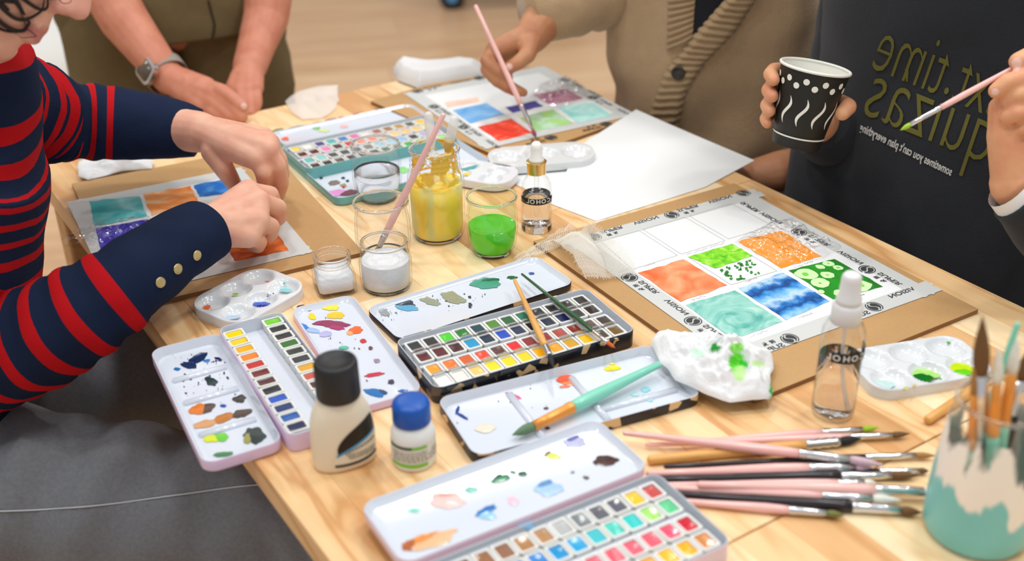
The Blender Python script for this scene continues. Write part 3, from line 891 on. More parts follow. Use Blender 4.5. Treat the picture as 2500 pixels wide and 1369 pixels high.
def tape_print(par, logos, ex, ey, z, parts=('SUPER', 'VISION')):
    mb = MB()
    for lp in logos:
        c = T(lp[0], lp[1], z)
        emblem(mb, c, ex, ey, .0095, TZ + z)
        o = c + ex * .0125 - ey * .0082
        k = lp[2] if len(lp) > 2 else 2
        if k > 0:
            w = lay_text(mb, 'SUPER', o, ex, ey, .0094, TZ + z, .018, 1.25)
            lay_text(mb, '視', c + ex * .0155 + ey * .0022, ex, ey, .0065, TZ + z, .02)
            lay_text(mb, '覺', c + ex * .0255 + ey * .0022, ex, ey, .0065, TZ + z, .02)
        if k > 1:
            lay_text(mb, 'VISION', o + ex * .0485, ex, ey, .0094, TZ + z, .018, 1.25)
    bm_fix(mb)
    return mb

def sheet(label, px, tapew, rag=True, tape_mat=TAPE, jut=(0.0, 0.0)):
    c, ang, L, Wd = fit_rect(px, .0055)
    r = thing('painting_sheet', label, 'painting', (c.x, c.y, TZ + .0053), ang)
    mb = MB(); mb.rings([ring2(rrect(L - tapew, Wd - tapew, .001, 1), 0), ring2(rrect(L - tapew, Wd - tapew, .001, 1), .0005)]); mb.build('paper', PAPER, r, smooth=False)
    rnd = random.Random(int(px[0][0]))
    tapes = []
    for k, (sx, sy, ln, horiz) in enumerate(((0, 1, L, 1), (0, -1, L, 1), (-1, 0, Wd, 0), (1, 0, Wd, 0))):
        m2 = MB(); hw = tapew / 2
        l0, l1 = -ln / 2 - jut[0] * (k < 2), ln / 2 + jut[1] * (k < 2)
        n = 6
        pts = [(l0, -hw)] + [(l1, -hw)] + [(l1 + rnd.uniform(-.003, .003), lerp(-hw, hw, i / n)) for i in range(1, n)] + [(l1, hw), (l0, hw)] + [(l0 + rnd.uniform(-.003, .003), lerp(hw, -hw, i / n)) for i in range(1, n)]
        zt = .0007 + .0001 * (k >= 2)
        def pt(u, v, z):
            return Vector((u, v + sy * (Wd / 2 - hw), z)) if horiz else Vector((v + sx * (L / 2 - hw), u, z))
        R0, R1 = [pt(u, v, zt - .0002) for u, v in pts], [pt(u, v, zt) for u, v in pts]
        if not horiz: R0.reverse(); R1.reverse()
        m2.rings([R0, R1])
        tapes.append(m2.build('tape_strip', tape_mat, r, smooth=False))
    R = Matrix.Rotation(ang, 3, 'Z')
    return r, c, R @ Vector((1, 0, 0)), R @ Vector((0, 1, 0)), tapes

# ---- right-hand sheet
SP = [(1388, 589), (1829, 462), (2268, 717), (1798, 893)]
rs, rc, ex, ey, tp = sheet('taped white sheet with coral, teal, blue, green and orange squares and three blank ones', SP, .024, jut=(.004, .012))
zt = .0063
for k, (logos, ax, ay) in enumerate((([(1450, 578), (1640, 524), (1815, 471, 0)], ex, -ey), ([(1928, 826, 1), (2134, 748, 1)], -ex, ey), ([(1537, 677), (1692, 783, 1)], -ey, -ex), ([(1951, 566), (2117, 657, 1)], -ey, -ex))):
    for lp in logos:
        tape_print(rs, [lp], ax, ay, zt).build('lettering', INK, tp[k], smooth=False, world=True)
for word, o_, ax, ay, k in (('VISION', (2237, 706), -ex, ey, 1), ('SUPER', (1815, 492), -ey, -ex, 3), ('VISION', (1862, 517), -ey, -ex, 3)):
    mbx = MB(); lay_text(mbx, word, T(*o_, zt), ax, ay, .0094, TZ + zt, .018, 1.25); bm_fix(mbx); mbx.build('lettering', INK, tp[k], smooth=False, world=True)
BL1 = [(1465, 588), (1561, 563), (1654, 623), (1544, 657)]; BL2 = [(1570, 560), (1673, 530), (1770, 587), (1663, 620)]; BL3 = [(1683, 527), (1786, 497), (1885, 550), (1779, 583)]
GR = [(1680, 627), (1788, 595), (1897, 661), (1785, 695)]
DGq = [(1926, 660), (2037, 632), (2155, 699), (2034, 730)]
for q in (BL1, BL2, BL3, GR, DGq):
    mb = MB()
    for i in range(4): strip_px(mb, q[i], q[(i + 1) % 4], .00022, .0060)
    bm_fix(mb); mb.build('pencil_frame', PENCIL, rs, smooth=False, world=True)
# scribbled captions under the squares
def scribble(par, a, b, seed, h=.0061):
    rnd = random.Random(seed); mb = MB(); n = 22
    A, B = T(*a, h), T(*b, h); d = B - A; nn = Vector((-d.y, d.x, 0)).normalized()
    P = [A + d * (i / n) + nn * rnd.uniform(-.0012, .0018) for i in range(n + 1)]
    for i in range(n):
        if rnd.random() < .12: continue
        t = (P[i + 1] - P[i]).normalized(); w = Vector((-t.y, t.x, 0)) * .00018
        mb.add([P[i] - w, P[i + 1] - w, P[i + 1] + w, P[i] + w], [(0, 1, 2, 3)])
    bm_fix(mb); return mb.build('pencil_caption', PENCIL, par, smooth=False, world=True)
for k, (a, b) in enumerate((((1573, 651), (1600, 642)), ((1677, 621), (1770, 592)), ((1690, 733), (1722, 722)), ((1820, 688), (1848, 678)), ((1830, 822), (1875, 806)), ((1952, 776), (1984, 764)), ((2098, 722), (2112, 718)), ((1938, 652), (1985, 638)))):
    scribble(rs, a, b, k)
CORAL = wash('wash_coral', [(0.3, srgb(250, 176, 130)), (0.5, srgb(246, 140, 92)), (0.66, srgb(240, 108, 56)), (0.8, srgb(222, 84, 34))], 22)
sq(rs, [(1558, 665), (1669, 633), (1775, 696), (1661, 736)], CORAL, seed=1, ragged=2.6)
sq(rs, [(1680, 627), (1788, 595), (1838, 624), (1746, 655)], wash('wash_lime', [(0.32, srgb(196, 240, 120)), (0.48, srgb(140, 222, 40)), (0.62, srgb(96, 196, 16)), (0.8, srgb(50, 150, 10))], 90, 0.6, 8), seed=2)
ORG = wash('wash_orange', [(0.3, srgb(255, 190, 140)), (0.45, srgb(255, 166, 60)), (0.6, srgb(255, 150, 10)), (0.8, srgb(255, 176, 50))], 20, 2.0)
sq(rs, [(1801, 589), (1908, 563), (2005, 625), (1908, 654)], ORG, seed=3, ragged=3)
sq(rs, [(1674, 744), (1794, 708), (1911, 784), (1790, 829)], wash('wash_teal', [(0.3, srgb(190, 226, 216)), (0.46, srgb(150, 208, 196)), (0.6, srgb(120, 192, 180)), (0.78, srgb(80, 166, 156))], 26, 2.5), seed=4)
BLUEM, nt, p_, out_ = _new('wash_blue_bands')
tc = nd(nt, 'ShaderNodeTexCoord'); nz = nd(nt, 'ShaderNodeTexNoise'); nz.inputs['Scale'].default_value = 70; nz.inputs['Detail'].default_value = 8; nt.links.new(tc.outputs['Object'], nz.inputs['Vector'])
sx_ = nd(nt, 'ShaderNodeSeparateXYZ'); nt.links.new(tc.outputs['Object'], sx_.inputs[0])
m1 = nd(nt, 'ShaderNodeMath', operation='MULTIPLY_ADD'); m1.inputs[1].default_value = 25.0; nt.links.new(sx_.outputs['Y'], m1.inputs[0])
m2 = nd(nt, 'ShaderNodeMath', operation='MULTIPLY'); m2.inputs[1].default_value = 0.85; nt.links.new(nz.outputs['Fac'], m2.inputs[0]); nt.links.new(m2.outputs[0], m1.inputs[2])
fr_ = nd(nt, 'ShaderNodeMath', operation='FRACT'); nt.links.new(m1.outputs[0], fr_.inputs[0])
rp = ramp(nt, [(0.0, srgb(14, 84, 160)), (0.14, srgb(20, 120, 200)), (0.40, srgb(190, 222, 244)), (0.62, srgb(120, 186, 234)), (0.80, srgb(40, 136, 214)), (0.95, srgb(12, 70, 140))])
nt.links.new(fr_.outputs[0], rp.inputs['Fac']); nt.links.new(rp.outputs[0], p_.inputs['Base Color']); p_.inputs['Roughness'].default_value = 0.75
sq(rs, [(1803, 703), (1912, 665), (2026, 735), (1920, 781)], BLUEM, seed=5, ragged=2.6)
DG = sq(rs, DGq, wash('wash_green', [(0.35, srgb(10, 110, 14)), (0.6, srgb(20, 146, 14)), (0.8, srgb(60, 180, 30))], 18), seed=6)
PALEG, MIDG = mat('pale_green_wash', srgb(206, 244, 180), 0.75, var=.05), mat('mid_green_wash', srgb(120, 214, 70), 0.75)
for (x, y, rx, ry) in ((1968, 669, 28, 13), (2022, 643, 15, 6), (2003, 651, 12, 5), (2046, 653, 13, 5.5), (2020, 671, 17, 8), (2002, 690, 22, 11), (2100, 697, 30, 13), (2055, 716, 20, 9), (2005, 712, 8, 5)):
    film(DG, 'pale_bloom', blob_px(x, y, rx, ry, 8, .12, 22, x), .00632, PALEG, .0)
for (x, y, rx, ry) in ((1966, 669, 8, 4), (2103, 696, 8, 4), (2002, 691, 4, 2), (2020, 671, 4, 1.6), (2022, 643, 3, 1.4), (2046, 653, 5, 2), (2056, 716, 4, 2)):
    film(DG, 'bloom_centre', blob_px(x, y, rx, ry, 8, .2, 14, x), .00642, MIDG, .0)
LEAFG = mat('dab_green', srgb(50, 140, 50), 0.7, var=.35, vscale=300)
rnd2 = random.Random(9)
for i in range(34):
    u, v = rnd2.uniform(.08, .92), rnd2.uniform(.12, .88)
    x = lerp(lerp(1746, 1838, u), lerp(1785, 1897, u), v); y = lerp(lerp(655, 624, u), lerp(695, 661, u), v)
    film(rs, 'green_dab', blob_px(x, y, rnd2.uniform(2, 5.5), rnd2.uniform(1.8, 4), 0, .4, 10, i), .0063, LEAFG, .0)

# ---- left-hand sheet
ls, lc_, ex, ey, tpl = sheet('taped sheet under the striped-sleeve hands with turquoise, orange, blue, violet and rust squares', [(165, 490), (592, 412), (757, 610), (275, 738)], .024)
sq(ls, [(218, 491), (340, 478), (359, 528), (231, 552)], wash('wash_turq', [(0.3, srgb(150, 210, 214)), (0.5, srgb(80, 182, 186)), (0.7, srgb(20, 158, 166))], 16, 1.0, 2), seed=11)
sq(ls, [(349, 474), (465, 453), (485, 495), (370, 526)], wash('wash_orange2', [(0.3, srgb(250, 206, 160)), (0.5, srgb(246, 160, 90)), (0.66, srgb(238, 124, 30))], 18, 1.6, 3), seed=12)
sq(ls, [(473, 452), (582, 430), (612, 468), (487, 480)], wash('wash_blue2', [(0.3, srgb(90, 170, 236)), (0.5, srgb(10, 116, 214)), (0.8, srgb(10, 92, 190))], 18), seed=13)
VIO = sq(ls, [(234, 556), (362, 535), (420, 596), (248, 619)], wash('wash_violet', [(0.3, srgb(120, 110, 210)), (0.5, srgb(50, 44, 168)), (0.75, srgb(34, 28, 130))], 20), seed=14)
sq(ls, [(545, 585), (672, 560), (704, 611), (573, 637)], wash('wash_rust', [(0.28, srgb(240, 160, 100)), (0.45, srgb(220, 110, 36)), (0.6, srgb(190, 78, 14)), (0.8, srgb(160, 60, 10))], 22, 2.0, 6), seed=15)
# ---- far sheet
fs_, fc_, ex, ey, tpf = sheet('taped sheet at the far end with sky blue, red, plum and aqua squares', [(979, 231), (1338, 159), (1540, 283), (1195, 362)], .024)
for k, (logos, ax, ay) in enumerate((([(1020, 222), (1170, 190)], ex, -ey), ([(1345, 335, 1), (1480, 302, 1)], -ex, ey), ([(1060, 260), (1132, 310)], -ey, -ex), ([(1380, 195), (1448, 238)], -ey, -ex))):
    for lp in logos:
        tape_print(fs_, [lp], ax, ay, zt).build('lettering', INK, tpf[k], smooth=False, world=True)
for k, (q, m) in enumerate((
  ([(1086, 250), (1166, 237), (1170, 247), (1092, 262)], wash('w_salmon', [(0.3, srgb(252, 214, 196)), (0.7, srgb(248, 190, 164))], 20)),
  ([(1105, 269), (1187, 251), (1233, 278), (1148, 301)], wash('w_sky', [(0.3, srgb(150, 200, 244)), (0.7, srgb(90, 166, 232))], 20)),
  ([(1233, 262), (1306, 246), (1327, 259), (1251, 275)], wash('w_indigo', [(0.3, srgb(80, 70, 160)), (0.7, srgb(60, 50, 138))], 20)),
  ([(1300, 231), (1382, 216), (1423, 240), (1344, 256)], wash('w_plum', [(0.35, srgb(214, 160, 184)), (0.6, srgb(168, 84, 120)), (0.8, srgb(140, 60, 100))], 40)),
  ([(1167, 310), (1248, 289), (1300, 324), (1219, 345)], wash('w_red', [(0.32, srgb(250, 120, 90)), (0.5, srgb(238, 60, 34)), (0.8, srgb(224, 40, 24))], 30)),
  ([(1268, 287), (1350, 266), (1400, 301), (1309, 320)], wash('w_green2', [(0.3, srgb(206, 230, 214)), (0.5, srgb(160, 214, 150)), (0.7, srgb(190, 222, 30))], 26)),
  ([(1362, 262), (1447, 250), (1493, 281), (1412, 300)], wash('w_aqua', [(0.3, srgb(206, 240, 236)), (0.7, srgb(140, 220, 214))], 30)))):
    sq(fs_, q, m, seed=20 + k, ragged=1.2)

# ---- loose white papers
pp = thing('paper_sheet', 'large blank white sheet lying over the far hardboard corner, beside the dropper bottle', 'paper', T(1560, 400))
_o = [(1553, 267, .0070), (1630, 301, .0058), (1700, 331, .0035), (1842, 391, .0022), (1722, 456, .0012), (1590, 498, .0010), (1455, 539, .0010), (1345, 497, .0012), (1380, 425, .0030), (1398, 385, .0068), (1420, 352, .0072), (1490, 307, .0072)]
mb = MB(); P_ = [T(*p) for p in _o]; c_ = T(1570, 420, .0022); n_o = len(P_)
mb.v = P_ + [c_.lerp(p, .7) for p in P_] + [c_]
for k in range(n_o): k2 = (k + 1) % n_o; mb.f += [(k, k2, n_o + k2, n_o + k), (n_o + k, n_o + k2, 2 * n_o)]
mb.mi = [0] * len(mb.f); bm_fix(mb)
so = mb.build('sheet', PAPER, pp, smooth=False, world=True); sm_ = so.modifiers.new('thickness', 'SOLIDIFY'); sm_.thickness = .0006; sm_.offset = -1
pp = thing('paper_sheet', 'white sheet peeking out beneath the larger blank one, behind the dropper bottle', 'paper', T(1400, 430))
quad_prism(pp, 'sheet', [T(*p, .001) for p in ((1540, 300), (1800, 400), (1458, 541), (1236, 437), (1300, 405))], .0, .0002, [PAPER, PAPER])
# walls well outside the picture
WALLM = mat('wall_paint', srgb(236, 232, 226), .8)
for nm, cc, sz in (('wall_back', (0, 7.35, 1.45), (9.0, .1, 2.9)), ('wall_left', (-4.55, 3.0, 1.45), (.1, 8.6, 2.9)), ('wall_right', (4.55, 3.0, 1.45), (.1, 8.6, 2.9))):
    mb = MB(); mb.box(cc, sz); tag(mb.build(nm, WALLM, smooth=False), kind='structure')

# ================================================================== jars and bottles
def inner_of(prof, t, zf):
    return [(max(r - t, .001), max(z, zf)) for r, z in prof]

def jar(name, label, cat, base, outer, wall=.0022, floor_t=.004, glass=None, n=40, group=None):
    r = thing(name, label, cat, base, group=group)
    inn = [(max(rr - wall, .001), z) for rr, z in reversed(outer) if z > floor_t + .001]
    inn.append((max(inn[-1][0] - .003, .002), floor_t))
    mb = MB(); mb.lathe(outer + inn, n)
    g = mb.build('glass', glass or GLASS, r)
    sg = mat('solid_glass', (1, 1, 1, 1), 0, trans=1.0, ior=1.4)
    rr = max(q[0] for q in outer[-4:]); zz = outer[-1][1] - .0016
    mb = MB(); mb.tube([Vector(((rr - .0008) * math.cos(a), (rr - .0008) * math.sin(a), zz)) for a in [2 * math.pi * i / 48 for i in range(49)]], [(.0017, .0013)] * 49, 10, cap=False, up=(0, 0, 1)); mb.build('rim', sg, r)
    rb = outer[1][0]
    mb = MB(); mb.lathe([(rb * .93, .0004), (rb * 1.0, .0016), (rb * .96, floor_t - .0004), (rb * .4, floor_t - .0012), (.001, floor_t - .0014)], 40); mb.build('base', sg, r)
    return r, [(rr, z) for rr, z in reversed(inn)]

def fill(root, inn, level, m, name='liquid', n=40, eps=.0003, meniscus=.0006):
    """what fills a jar up to the level; inn goes upwards"""
    pr = []
    for (r0, z0), (r1, z1) in zip(inn, inn[1:]):
        if z0 <= level:
            if not pr: pr.append((max(r0 - eps, .001), z0 + eps))
            if z1 <= level: pr.append((r1 - eps, z1))
            else: pr.append((lerp(r0, r1, (level - z0) / (z1 - z0)) - eps, level))
    top = pr[-1][0]
    pr += [(top - .0010, level - meniscus), (top * .5, level - meniscus), (.001, level - meniscus)]
    mb = MB(); mb.lathe(pr, n)
    return mb.build(name, m, root)

YOG = [(.019, 0), (.0215, .0012), (.0245, .006), (.0278, .016), (.0295, .030), (.0292, .045), (.0280, .056), (.0270, .062), (.0274, .0650), (.0288, .0665), (.0290, .0690), (.0280, .0705), (.0270, .0705)]
def prof(sc, hs, base=YOG):
    return [(r * sc, z * hs) for r, z in base]

# green jar
GREENL, nt, p_, out_ = _new('green_water')
p_.inputs['Base Color'].default_value = srgb(112, 226, 40); p_.inputs['Roughness'].default_value = 0.05
p_.inputs['Coat Weight'].default_value = 0.5
tl = nd(nt, 'ShaderNodeBsdfTranslucent'); tl.inputs[0].default_value = srgb(140, 240, 50)
mxs = nd(nt, 'ShaderNodeMixShader'); mxs.inputs[0].default_value = 0.45
nt.links.new(p_.outputs[0], mxs.inputs[1]); nt.links.new(tl.outputs[0], mxs.inputs[2]); nt.links.new(mxs.outputs[0], out_.inputs[0])
gj, gi = jar('glass_jar', 'rounded glass jar half full of bright green paint water', 'jar', T(1203, 614), prof(1.02, 1.03), glass=thin_glass('greenish_glass', tint=(.96, 1, .95, 1), edge=(.74, .90, .74, 1)))
fill(gj, gi, .036, GREENL, 'green_water')
# two clear ones
wj, wi = jar('glass_jar', 'rounded glass jar of clear water beside the teal tin', 'jar', T(925, 484), prof(1.08, 1.08))
fill(wj, wi, .040, WATER, 'water')
bj, bi = jar('glass_jar', 'rounded glass jar with a pink brush leaning in a little rinse water', 'jar', T(940, 640), prof(1.08, 1.12))
fill(bj, bi, .012, WATER, 'water')
# yellow mason jar
MAS = [(.024, 0), (.0285, .0015), (.0320, .007), (.0335, .016), (.0338, .05), (.0338, .074), (.0325, .083), (.0300, .089), (.0292, .0915), (.0300, .093), (.0292, .0945), (.0290, .098), (.0298, .0995), (.0290, .101), (.0290, .108), (.0300, .110), (.0300, .1125), (.0290, .114), (.0284, .114)]
yj, yi = jar('glass_jar', 'tall screw-top glass jar streaked with yellow paint, holding two pipettes', 'jar', T(1070, 574), MAS, wall=.0026)
YEL, nt, p_, out_ = _new('yellow_paint_wash')
tc = nd(nt, 'ShaderNodeTexCoord'); mp_ = nd(nt, 'ShaderNodeMapping'); mp_.inputs['Scale'].default_value = (48, 48, 16); nt.links.new(tc.outputs['Object'], mp_.inputs[0])
nz = nd(nt, 'ShaderNodeTexNoise'); nz.inputs['Scale'].default_value = 1; nz.inputs['Detail'].default_value = 7; nz.inputs['Distortion'].default_value = .7; nt.links.new(mp_.outputs[0], nz.inputs['Vector'])
rp = ramp(nt, [(0.30, srgb(210, 214, 130)), (0.42, srgb(226, 222, 130)), (0.48, srgb(255, 222, 70)), (0.75, srgb(255, 228, 96))]); nt.links.new(nz.outputs['Fac'], rp.inputs[0]); nt.links.new(rp.outputs[0], p_.inputs['Base Color'])
tl = nd(nt, 'ShaderNodeBsdfTranslucent'); nt.links.new(rp.outputs[0], tl.inputs[0])
mxs = nd(nt, 'ShaderNodeMixShader'); mxs.inputs[0].default_value = 0.06; nt.links.new(p_.outputs[0], mxs.inputs[1]); nt.links.new(tl.outputs[0], mxs.inputs[2]); nt.links.new(mxs.outputs[0], out_.inputs[0])
fill(yj, yi, .070, YEL, 'yellow_water', n=56)
# dried paint on the inside of the neck: ragged bands
YDRY, nt, p_, out_ = _new('dried_yellow')
tc = nd(nt, 'ShaderNodeTexCoord'); nz = nd(nt, 'ShaderNodeTexNoise'); nz.inputs['Scale'].default_value = 70; nz.inputs['Detail'].default_value = 5; nt.links.new(tc.outputs['Object'], nz.inputs['Vector'])
rp = ramp(nt, [(0.47, (0, 0, 0, 1)), (0.55, (1, 1, 1, 1))]); nt.links.new(nz.outputs['Fac'], rp.inputs[0])
p_.inputs['Base Color'].default_value = srgb(248, 200, 40); p_.inputs['Roughness'].default_value = .5
tr = nd(nt, 'ShaderNodeBsdfTransparent'); mxs = nd(nt, 'ShaderNodeMixShader'); nt.links.new(rp.outputs[0], mxs.inputs[0]); nt.links.new(tr.outputs[0], mxs.inputs[1]); nt.links.new(p_.outputs[0], mxs.inputs[2]); nt.links.new(mxs.outputs[0], out_.inputs[0])
pr = [(r - .0003, z) for r, z in yi if z >= .069]
mb = MB(); mb.lathe(pr, 56, cap0=False, cap1=False); mb.build('dried_paint', YDRY, yj)

# pipettes standing in the yellow jar
SOFTP, nt, p_, out_ = _new('milky_plastic')
p_.inputs['Base Color'].default_value = (.93, .94, .95, 1); p_.inputs['Roughness'].default_value = .25
tr = nd(nt, 'ShaderNodeBsdfTransparent'); mxs = nd(nt, 'ShaderNodeMixShader'); mxs.inputs[0].default_value = .5
nt.links.new(tr.outputs[0], mxs.inputs[1]); nt.links.new(p_.outputs[0], mxs.inputs[2]); nt.links.new(mxs.outputs[0], out_.inputs[0])
def pipette(label, ptop, pbot, stain=None):
    d = (ptop - pbot).normalized(); L = (ptop - pbot).length
    r = thing('pipette', label, 'pipette', pbot, group=None, matrix=Matrix.Translation(pbot) @ d.to_track_quat('Z', 'Y').to_matrix().to_4x4())
    mb = MB(); mb.lathe([(.0012, 0), (.0022, .03), (.0024, L - .045)], 14); mb.build('stem', SOFTP, r)
    bl = [(.0024, L - .045), (.0042, L - .040), (.0056, L - .034), (.0058, L - .012), (.0052, L - .004), (.0030, L - .0006), (.0005, L)]
    mb = MB(); mb.lathe(bl, 18); mb.build('bulb', SOFTP, r)
    if stain:
        mb = MB(); mb.lathe([(.0027, L - .045), (.0046, L - .0405), (.0061, L - .033), (.0061, L - .030)], 18); mb.build('stained_sleeve', stain, r)
JB = Vector(T(1070, 574))
def up_to(px, py, base, top_guess):
    """point on the pixel's ray nearest to a vertical line through base"""
    d = ray(px, py); best = None
    w0 = CAM - base; b = d.z; dd = d.dot(w0); e = w0.z
    t = (b * e - dd) / (1 - b * b)
    return CAM + d * t
pt = up_to(1045, 272, JB + Vector((-.006, .012, 0)), .15)
pipette('clear pipette with a clean bulb standing in the yellow jar', pt, JB + Vector((.004, -.004, .008)))
pt = up_to(1112, 283, JB + Vector((.018, .006, 0)), .15)
pipette('clear pipette with an ochre-stained stem leaning in the yellow jar', pt, JB + Vector((-.012, .002, .008)), mat('ochre_stain', srgb(206, 176, 110), .5))

# salt jar
SALT = mat('salt', srgb(232, 235, 238), 0.7, bump=0.6, bscale=900, sss=0.1)
SJ = [(.022, 0), (.0262, .0012), (.0285, .005), (.0290, .012), (.0290, .032), (.0280, .0365), (.0262, .039), (.0256, .0405), (.0264, .042), (.0256, .0435), (.0254, .047), (.0262, .0485), (.0254, .050), (.0258, .053), (.0248, .054)]
sj, si = jar('glass_jar', 'small round screw-top jar of white salt in front of the brush jar', 'jar', T(945, 697), prof(1.0, 1.04, SJ))
fill(sj, si, .034, SALT, 'salt', meniscus=.001)
# square jar
qj = thing('glass_jar', 'square-bodied jar of white powder with a round neck', 'jar', T(818, 704), math.radians(18))
rows = [(.040, .040, .006, 0), (.044, .044, .007, .002), (.044, .044, .007, .022), (.042, .042, .012, .0265), (.0395, .0395, .019, .0295), (.0385, .0385, .0192, .031), (.040, .040, .0199, .0325), (.0385, .0385, .0192, .034), (.040, .040, .0199, .038), (.0405, .0405, .0202, .042), (.0385, .0385, .0192, .043)]
mb = MB(); O_ = [ring2(rrect(a, b, r, 7), z) for a, b, r, z in rows]
I_ = [ring2(rrect(a - .005, b - .005, max(.003, r - .0025), 7), z) for a, b, r, z in reversed(rows) if z > .004] + [ring2(rrect(.036, .036, .005, 7), .004)]
mb.rings(O_ + I_); mb.build('glass', GLASS, qj)
for nm_, rr_, zz_, tt_ in (('rim', .0194, .0420, .0014), ('thread', .0196, .0365, .0008), ('thread', .0196, .0330, .0008)):
    mb = MB(); mb.tube([Vector((rr_ * math.cos(a), rr_ * math.sin(a), zz_)) for a in [2 * math.pi * i / 40 for i in range(41)]], tt_, 8, cap=False); mb.build(nm_, MATS['solid_glass'], qj)
mb = MB(); mb.rings([ring2(rrect(.0355, .0355, .005, 7), .0043), ring2(rrect(.0384, .0384, .0048, 7), .006), ring2(rrect(.0384, .0384, .0048, 7), .0215), ring2(rrect(.030, .030, .006, 7), .0225)]); mb.build('powder', SALT, qj)

# lettered band wrapped on a bottle
BLACKL, WHITEL = mat('label_black', srgb(20, 20, 22), .35), mat('label_white', srgb(236, 236, 232), .5)
def band(root, base, rad, z0, z1, a0, a1, text, ta, size, spread):
    """a0,a1 in degrees to the right of the camera-facing side; text runs mirrored"""
    tocam = math.atan2(CAM.y - base.y, CAM.x - base.x)
    n = 28
    def P(a, z, r): return Vector((r * math.cos(tocam + math.radians(a)), r * math.sin(tocam + math.radians(a)), z))
    mb = MB()
    A = [lerp(a0, a1, i / n) for i in range(n + 1)]
    mb.rings([[P(a, z0, rad) for a in A], [P(a, z1, rad) for a in A], [P(a, z1, rad + .0003) for a in A], [P(a, z0, rad + .0003) for a in A], [P(a, z0, rad) for a in A]], close=False, cap0=False, cap1=False)
    b = mb.build('label_band', BLACKL, root)
    x = 0; mb = MB()
    for ch in text:
        vs, fs, w = text_mesh(ch, .02)
        mb.add([P(ta - math.degrees((x + vx * size) / rad), z0 + (z1 - z0) * .26 + vy * size, rad + .00055) for vx, vy in vs], fs)
        x += spread
    mb.build('lettering', WHITEL, b, smooth=False)

# dropper bottle
db = T(1310, 557)
dr = thing('dropper_bottle', 'clear dropper bottle with gold collar and white bulb', 'bottle', db)
DB = [(.0165, 0), (.0180, .0012), (.0186, .004), (.0186, .052), (.0178, .060), (.0150, .066), (.0112, .070), (.0100, .072), (.0100, .080)]
mb = MB(); mb.lathe(DB + [(.0088, .080), (.0088, .072), (.0138, .0648), (.0164, .059), (.0172, .051), (.0172, .0095), (.012, .0085)], 36); mb.build('glass', GLASS, dr)
mb = MB(); mb.lathe([(.015, .0092), (.0169, .0105), (.0169, .047), (.0155, .0465), (.001, .0463)], 36); mb.build('liquid', WATER, dr)
mb = MB(); mb.lathe([(.0182, .0005), (.0184, .004), (.0168, .0088), (.004, .0076)], 36); mb.build('glass_base', mat('solid_glass', (1, 1, 1, 1), 0, trans=1.0, ior=1.35), dr)
GOLD = mat('gold', srgb(226, 190, 120), .22, metal=1.0)
mb = MB(); mb.lathe([(.0108, .0735), (.0116, .0740), (.0116, .0865), (.0122, .0868), (.0122, .0885), (.0108, .0890), (.006, .0890)], 32); edge_split(mb.build('collar', GOLD, dr), 40)
RUB = mat('white_rubber', srgb(244, 244, 242), .4)
mb = MB(); mb.lathe([(.0092, .0888), (.0090, .0920), (.0072, .0940), (.0070, .1060), (.0062, .1100), (.0040, .1125), (.0008, .1135)], 24); mb.build('bulb', RUB, dr)
mb = MB(); mb.lathe([(.0014, .018), (.0028, .024), (.0030, .074)], 12); mb.build('pipette', PLAST, dr)
band(dr, db, .0188, .0395, .0475, -72, 74, 'ALCOHOL', 98, .0075, .0068)

# spray bottle
sb = T(2031, 1008)
sp = thing('spray_bottle', 'clear spray bottle with white misting nozzle next to the brush pile', 'bottle', sb)
SB = [(.0150, 0), (.0185, .0015), (.0195, .006), (.0195, .082), (.0188, .090), (.0160, .097), (.0125, .101), (.0120, .103)]
mb = MB(); mb.lathe(SB + [(.0112, .1025), (.0118, .100), (.0152, .096), (.0179, .089), (.0187, .081), (.0187, .0065), (.014, .003)], 40); mb.build('bottle_wall', PLAST, sp)
mb = MB(); mb.lathe([(.0140, .0032), (.0184, .0068), (.0184, .064), (.0170, .0636), (.001, .0634)], 40); mb.build('liquid', WATER, sp)
NOZ = mat('nozzle_white', srgb(226, 228, 231), .3, sss=.1)
mb = MB(); mb.lathe([(.0128, .0985), (.0134, .0990), (.0134, .1145), (.0120, .1165), (.0110, .1180)], 32); mb.build('screw_collar', NOZ, sp)
mb = MB(); mb.lathe([(.0112, .1175), (.0110, .1225), (.0094, .1250), (.0088, .1400), (.0082, .1440), (.0066, .1462), (.002, .1468)], 32); mb.build('nozzle', NOZ, sp)
mb = MB(); mb.tube([Vector((0, 0, .100)), Vector((.001, 0, .070)), Vector((.004, .001, .040)), Vector((.010, .003, .008))], .0016, 10); mb.build('dip_tube', SOFTP, sp)
band(sp, sb, .0197, .0660, .0765, -22, 120, 'ALCOHOL', 118, .0085, .0080)

# cream bottle with black cap
cb = T(843, 1122)
tocam = math.atan2(CAM.y - cb.y, CAM.x - cb.x)
cr_ = thing('medium_bottle', 'cream plastic medium bottle with ribbed black cap', 'bottle', cb, tocam + math.radians(90 + 14))
CREAM = mat('cream_plastic', srgb(240, 228, 204), .35, sss=.15)
def oval(rx, ry, z, n=40, e=2.4):
    out = []
    for i in range(n):
        a = 2 * math.pi * i / n; ca, sa = math.cos(a), math.sin(a)
        out.append(Vector((rx * math.copysign(abs(ca) ** (2 / e), ca), ry * math.copysign(abs(sa) ** (2 / e), sa), z)))
    return out
BO = [(.0255, .0150, 0), (.0275, .0168, .0015), (.0283, .0178, .006), (.0283, .0178, .030), (.0272, .0176, .044), (.0250, .0172, .053), (.0212, .0165, .061), (.0175, .0155, .066), (.0160, .0150, .071)]
mb = MB(); mb.rings([oval(*b) for b in BO]); mb.build('bottle', CREAM, cr_)
CAPB = mat('cap_black', srgb(34, 36, 38), .45)
mb = MB()
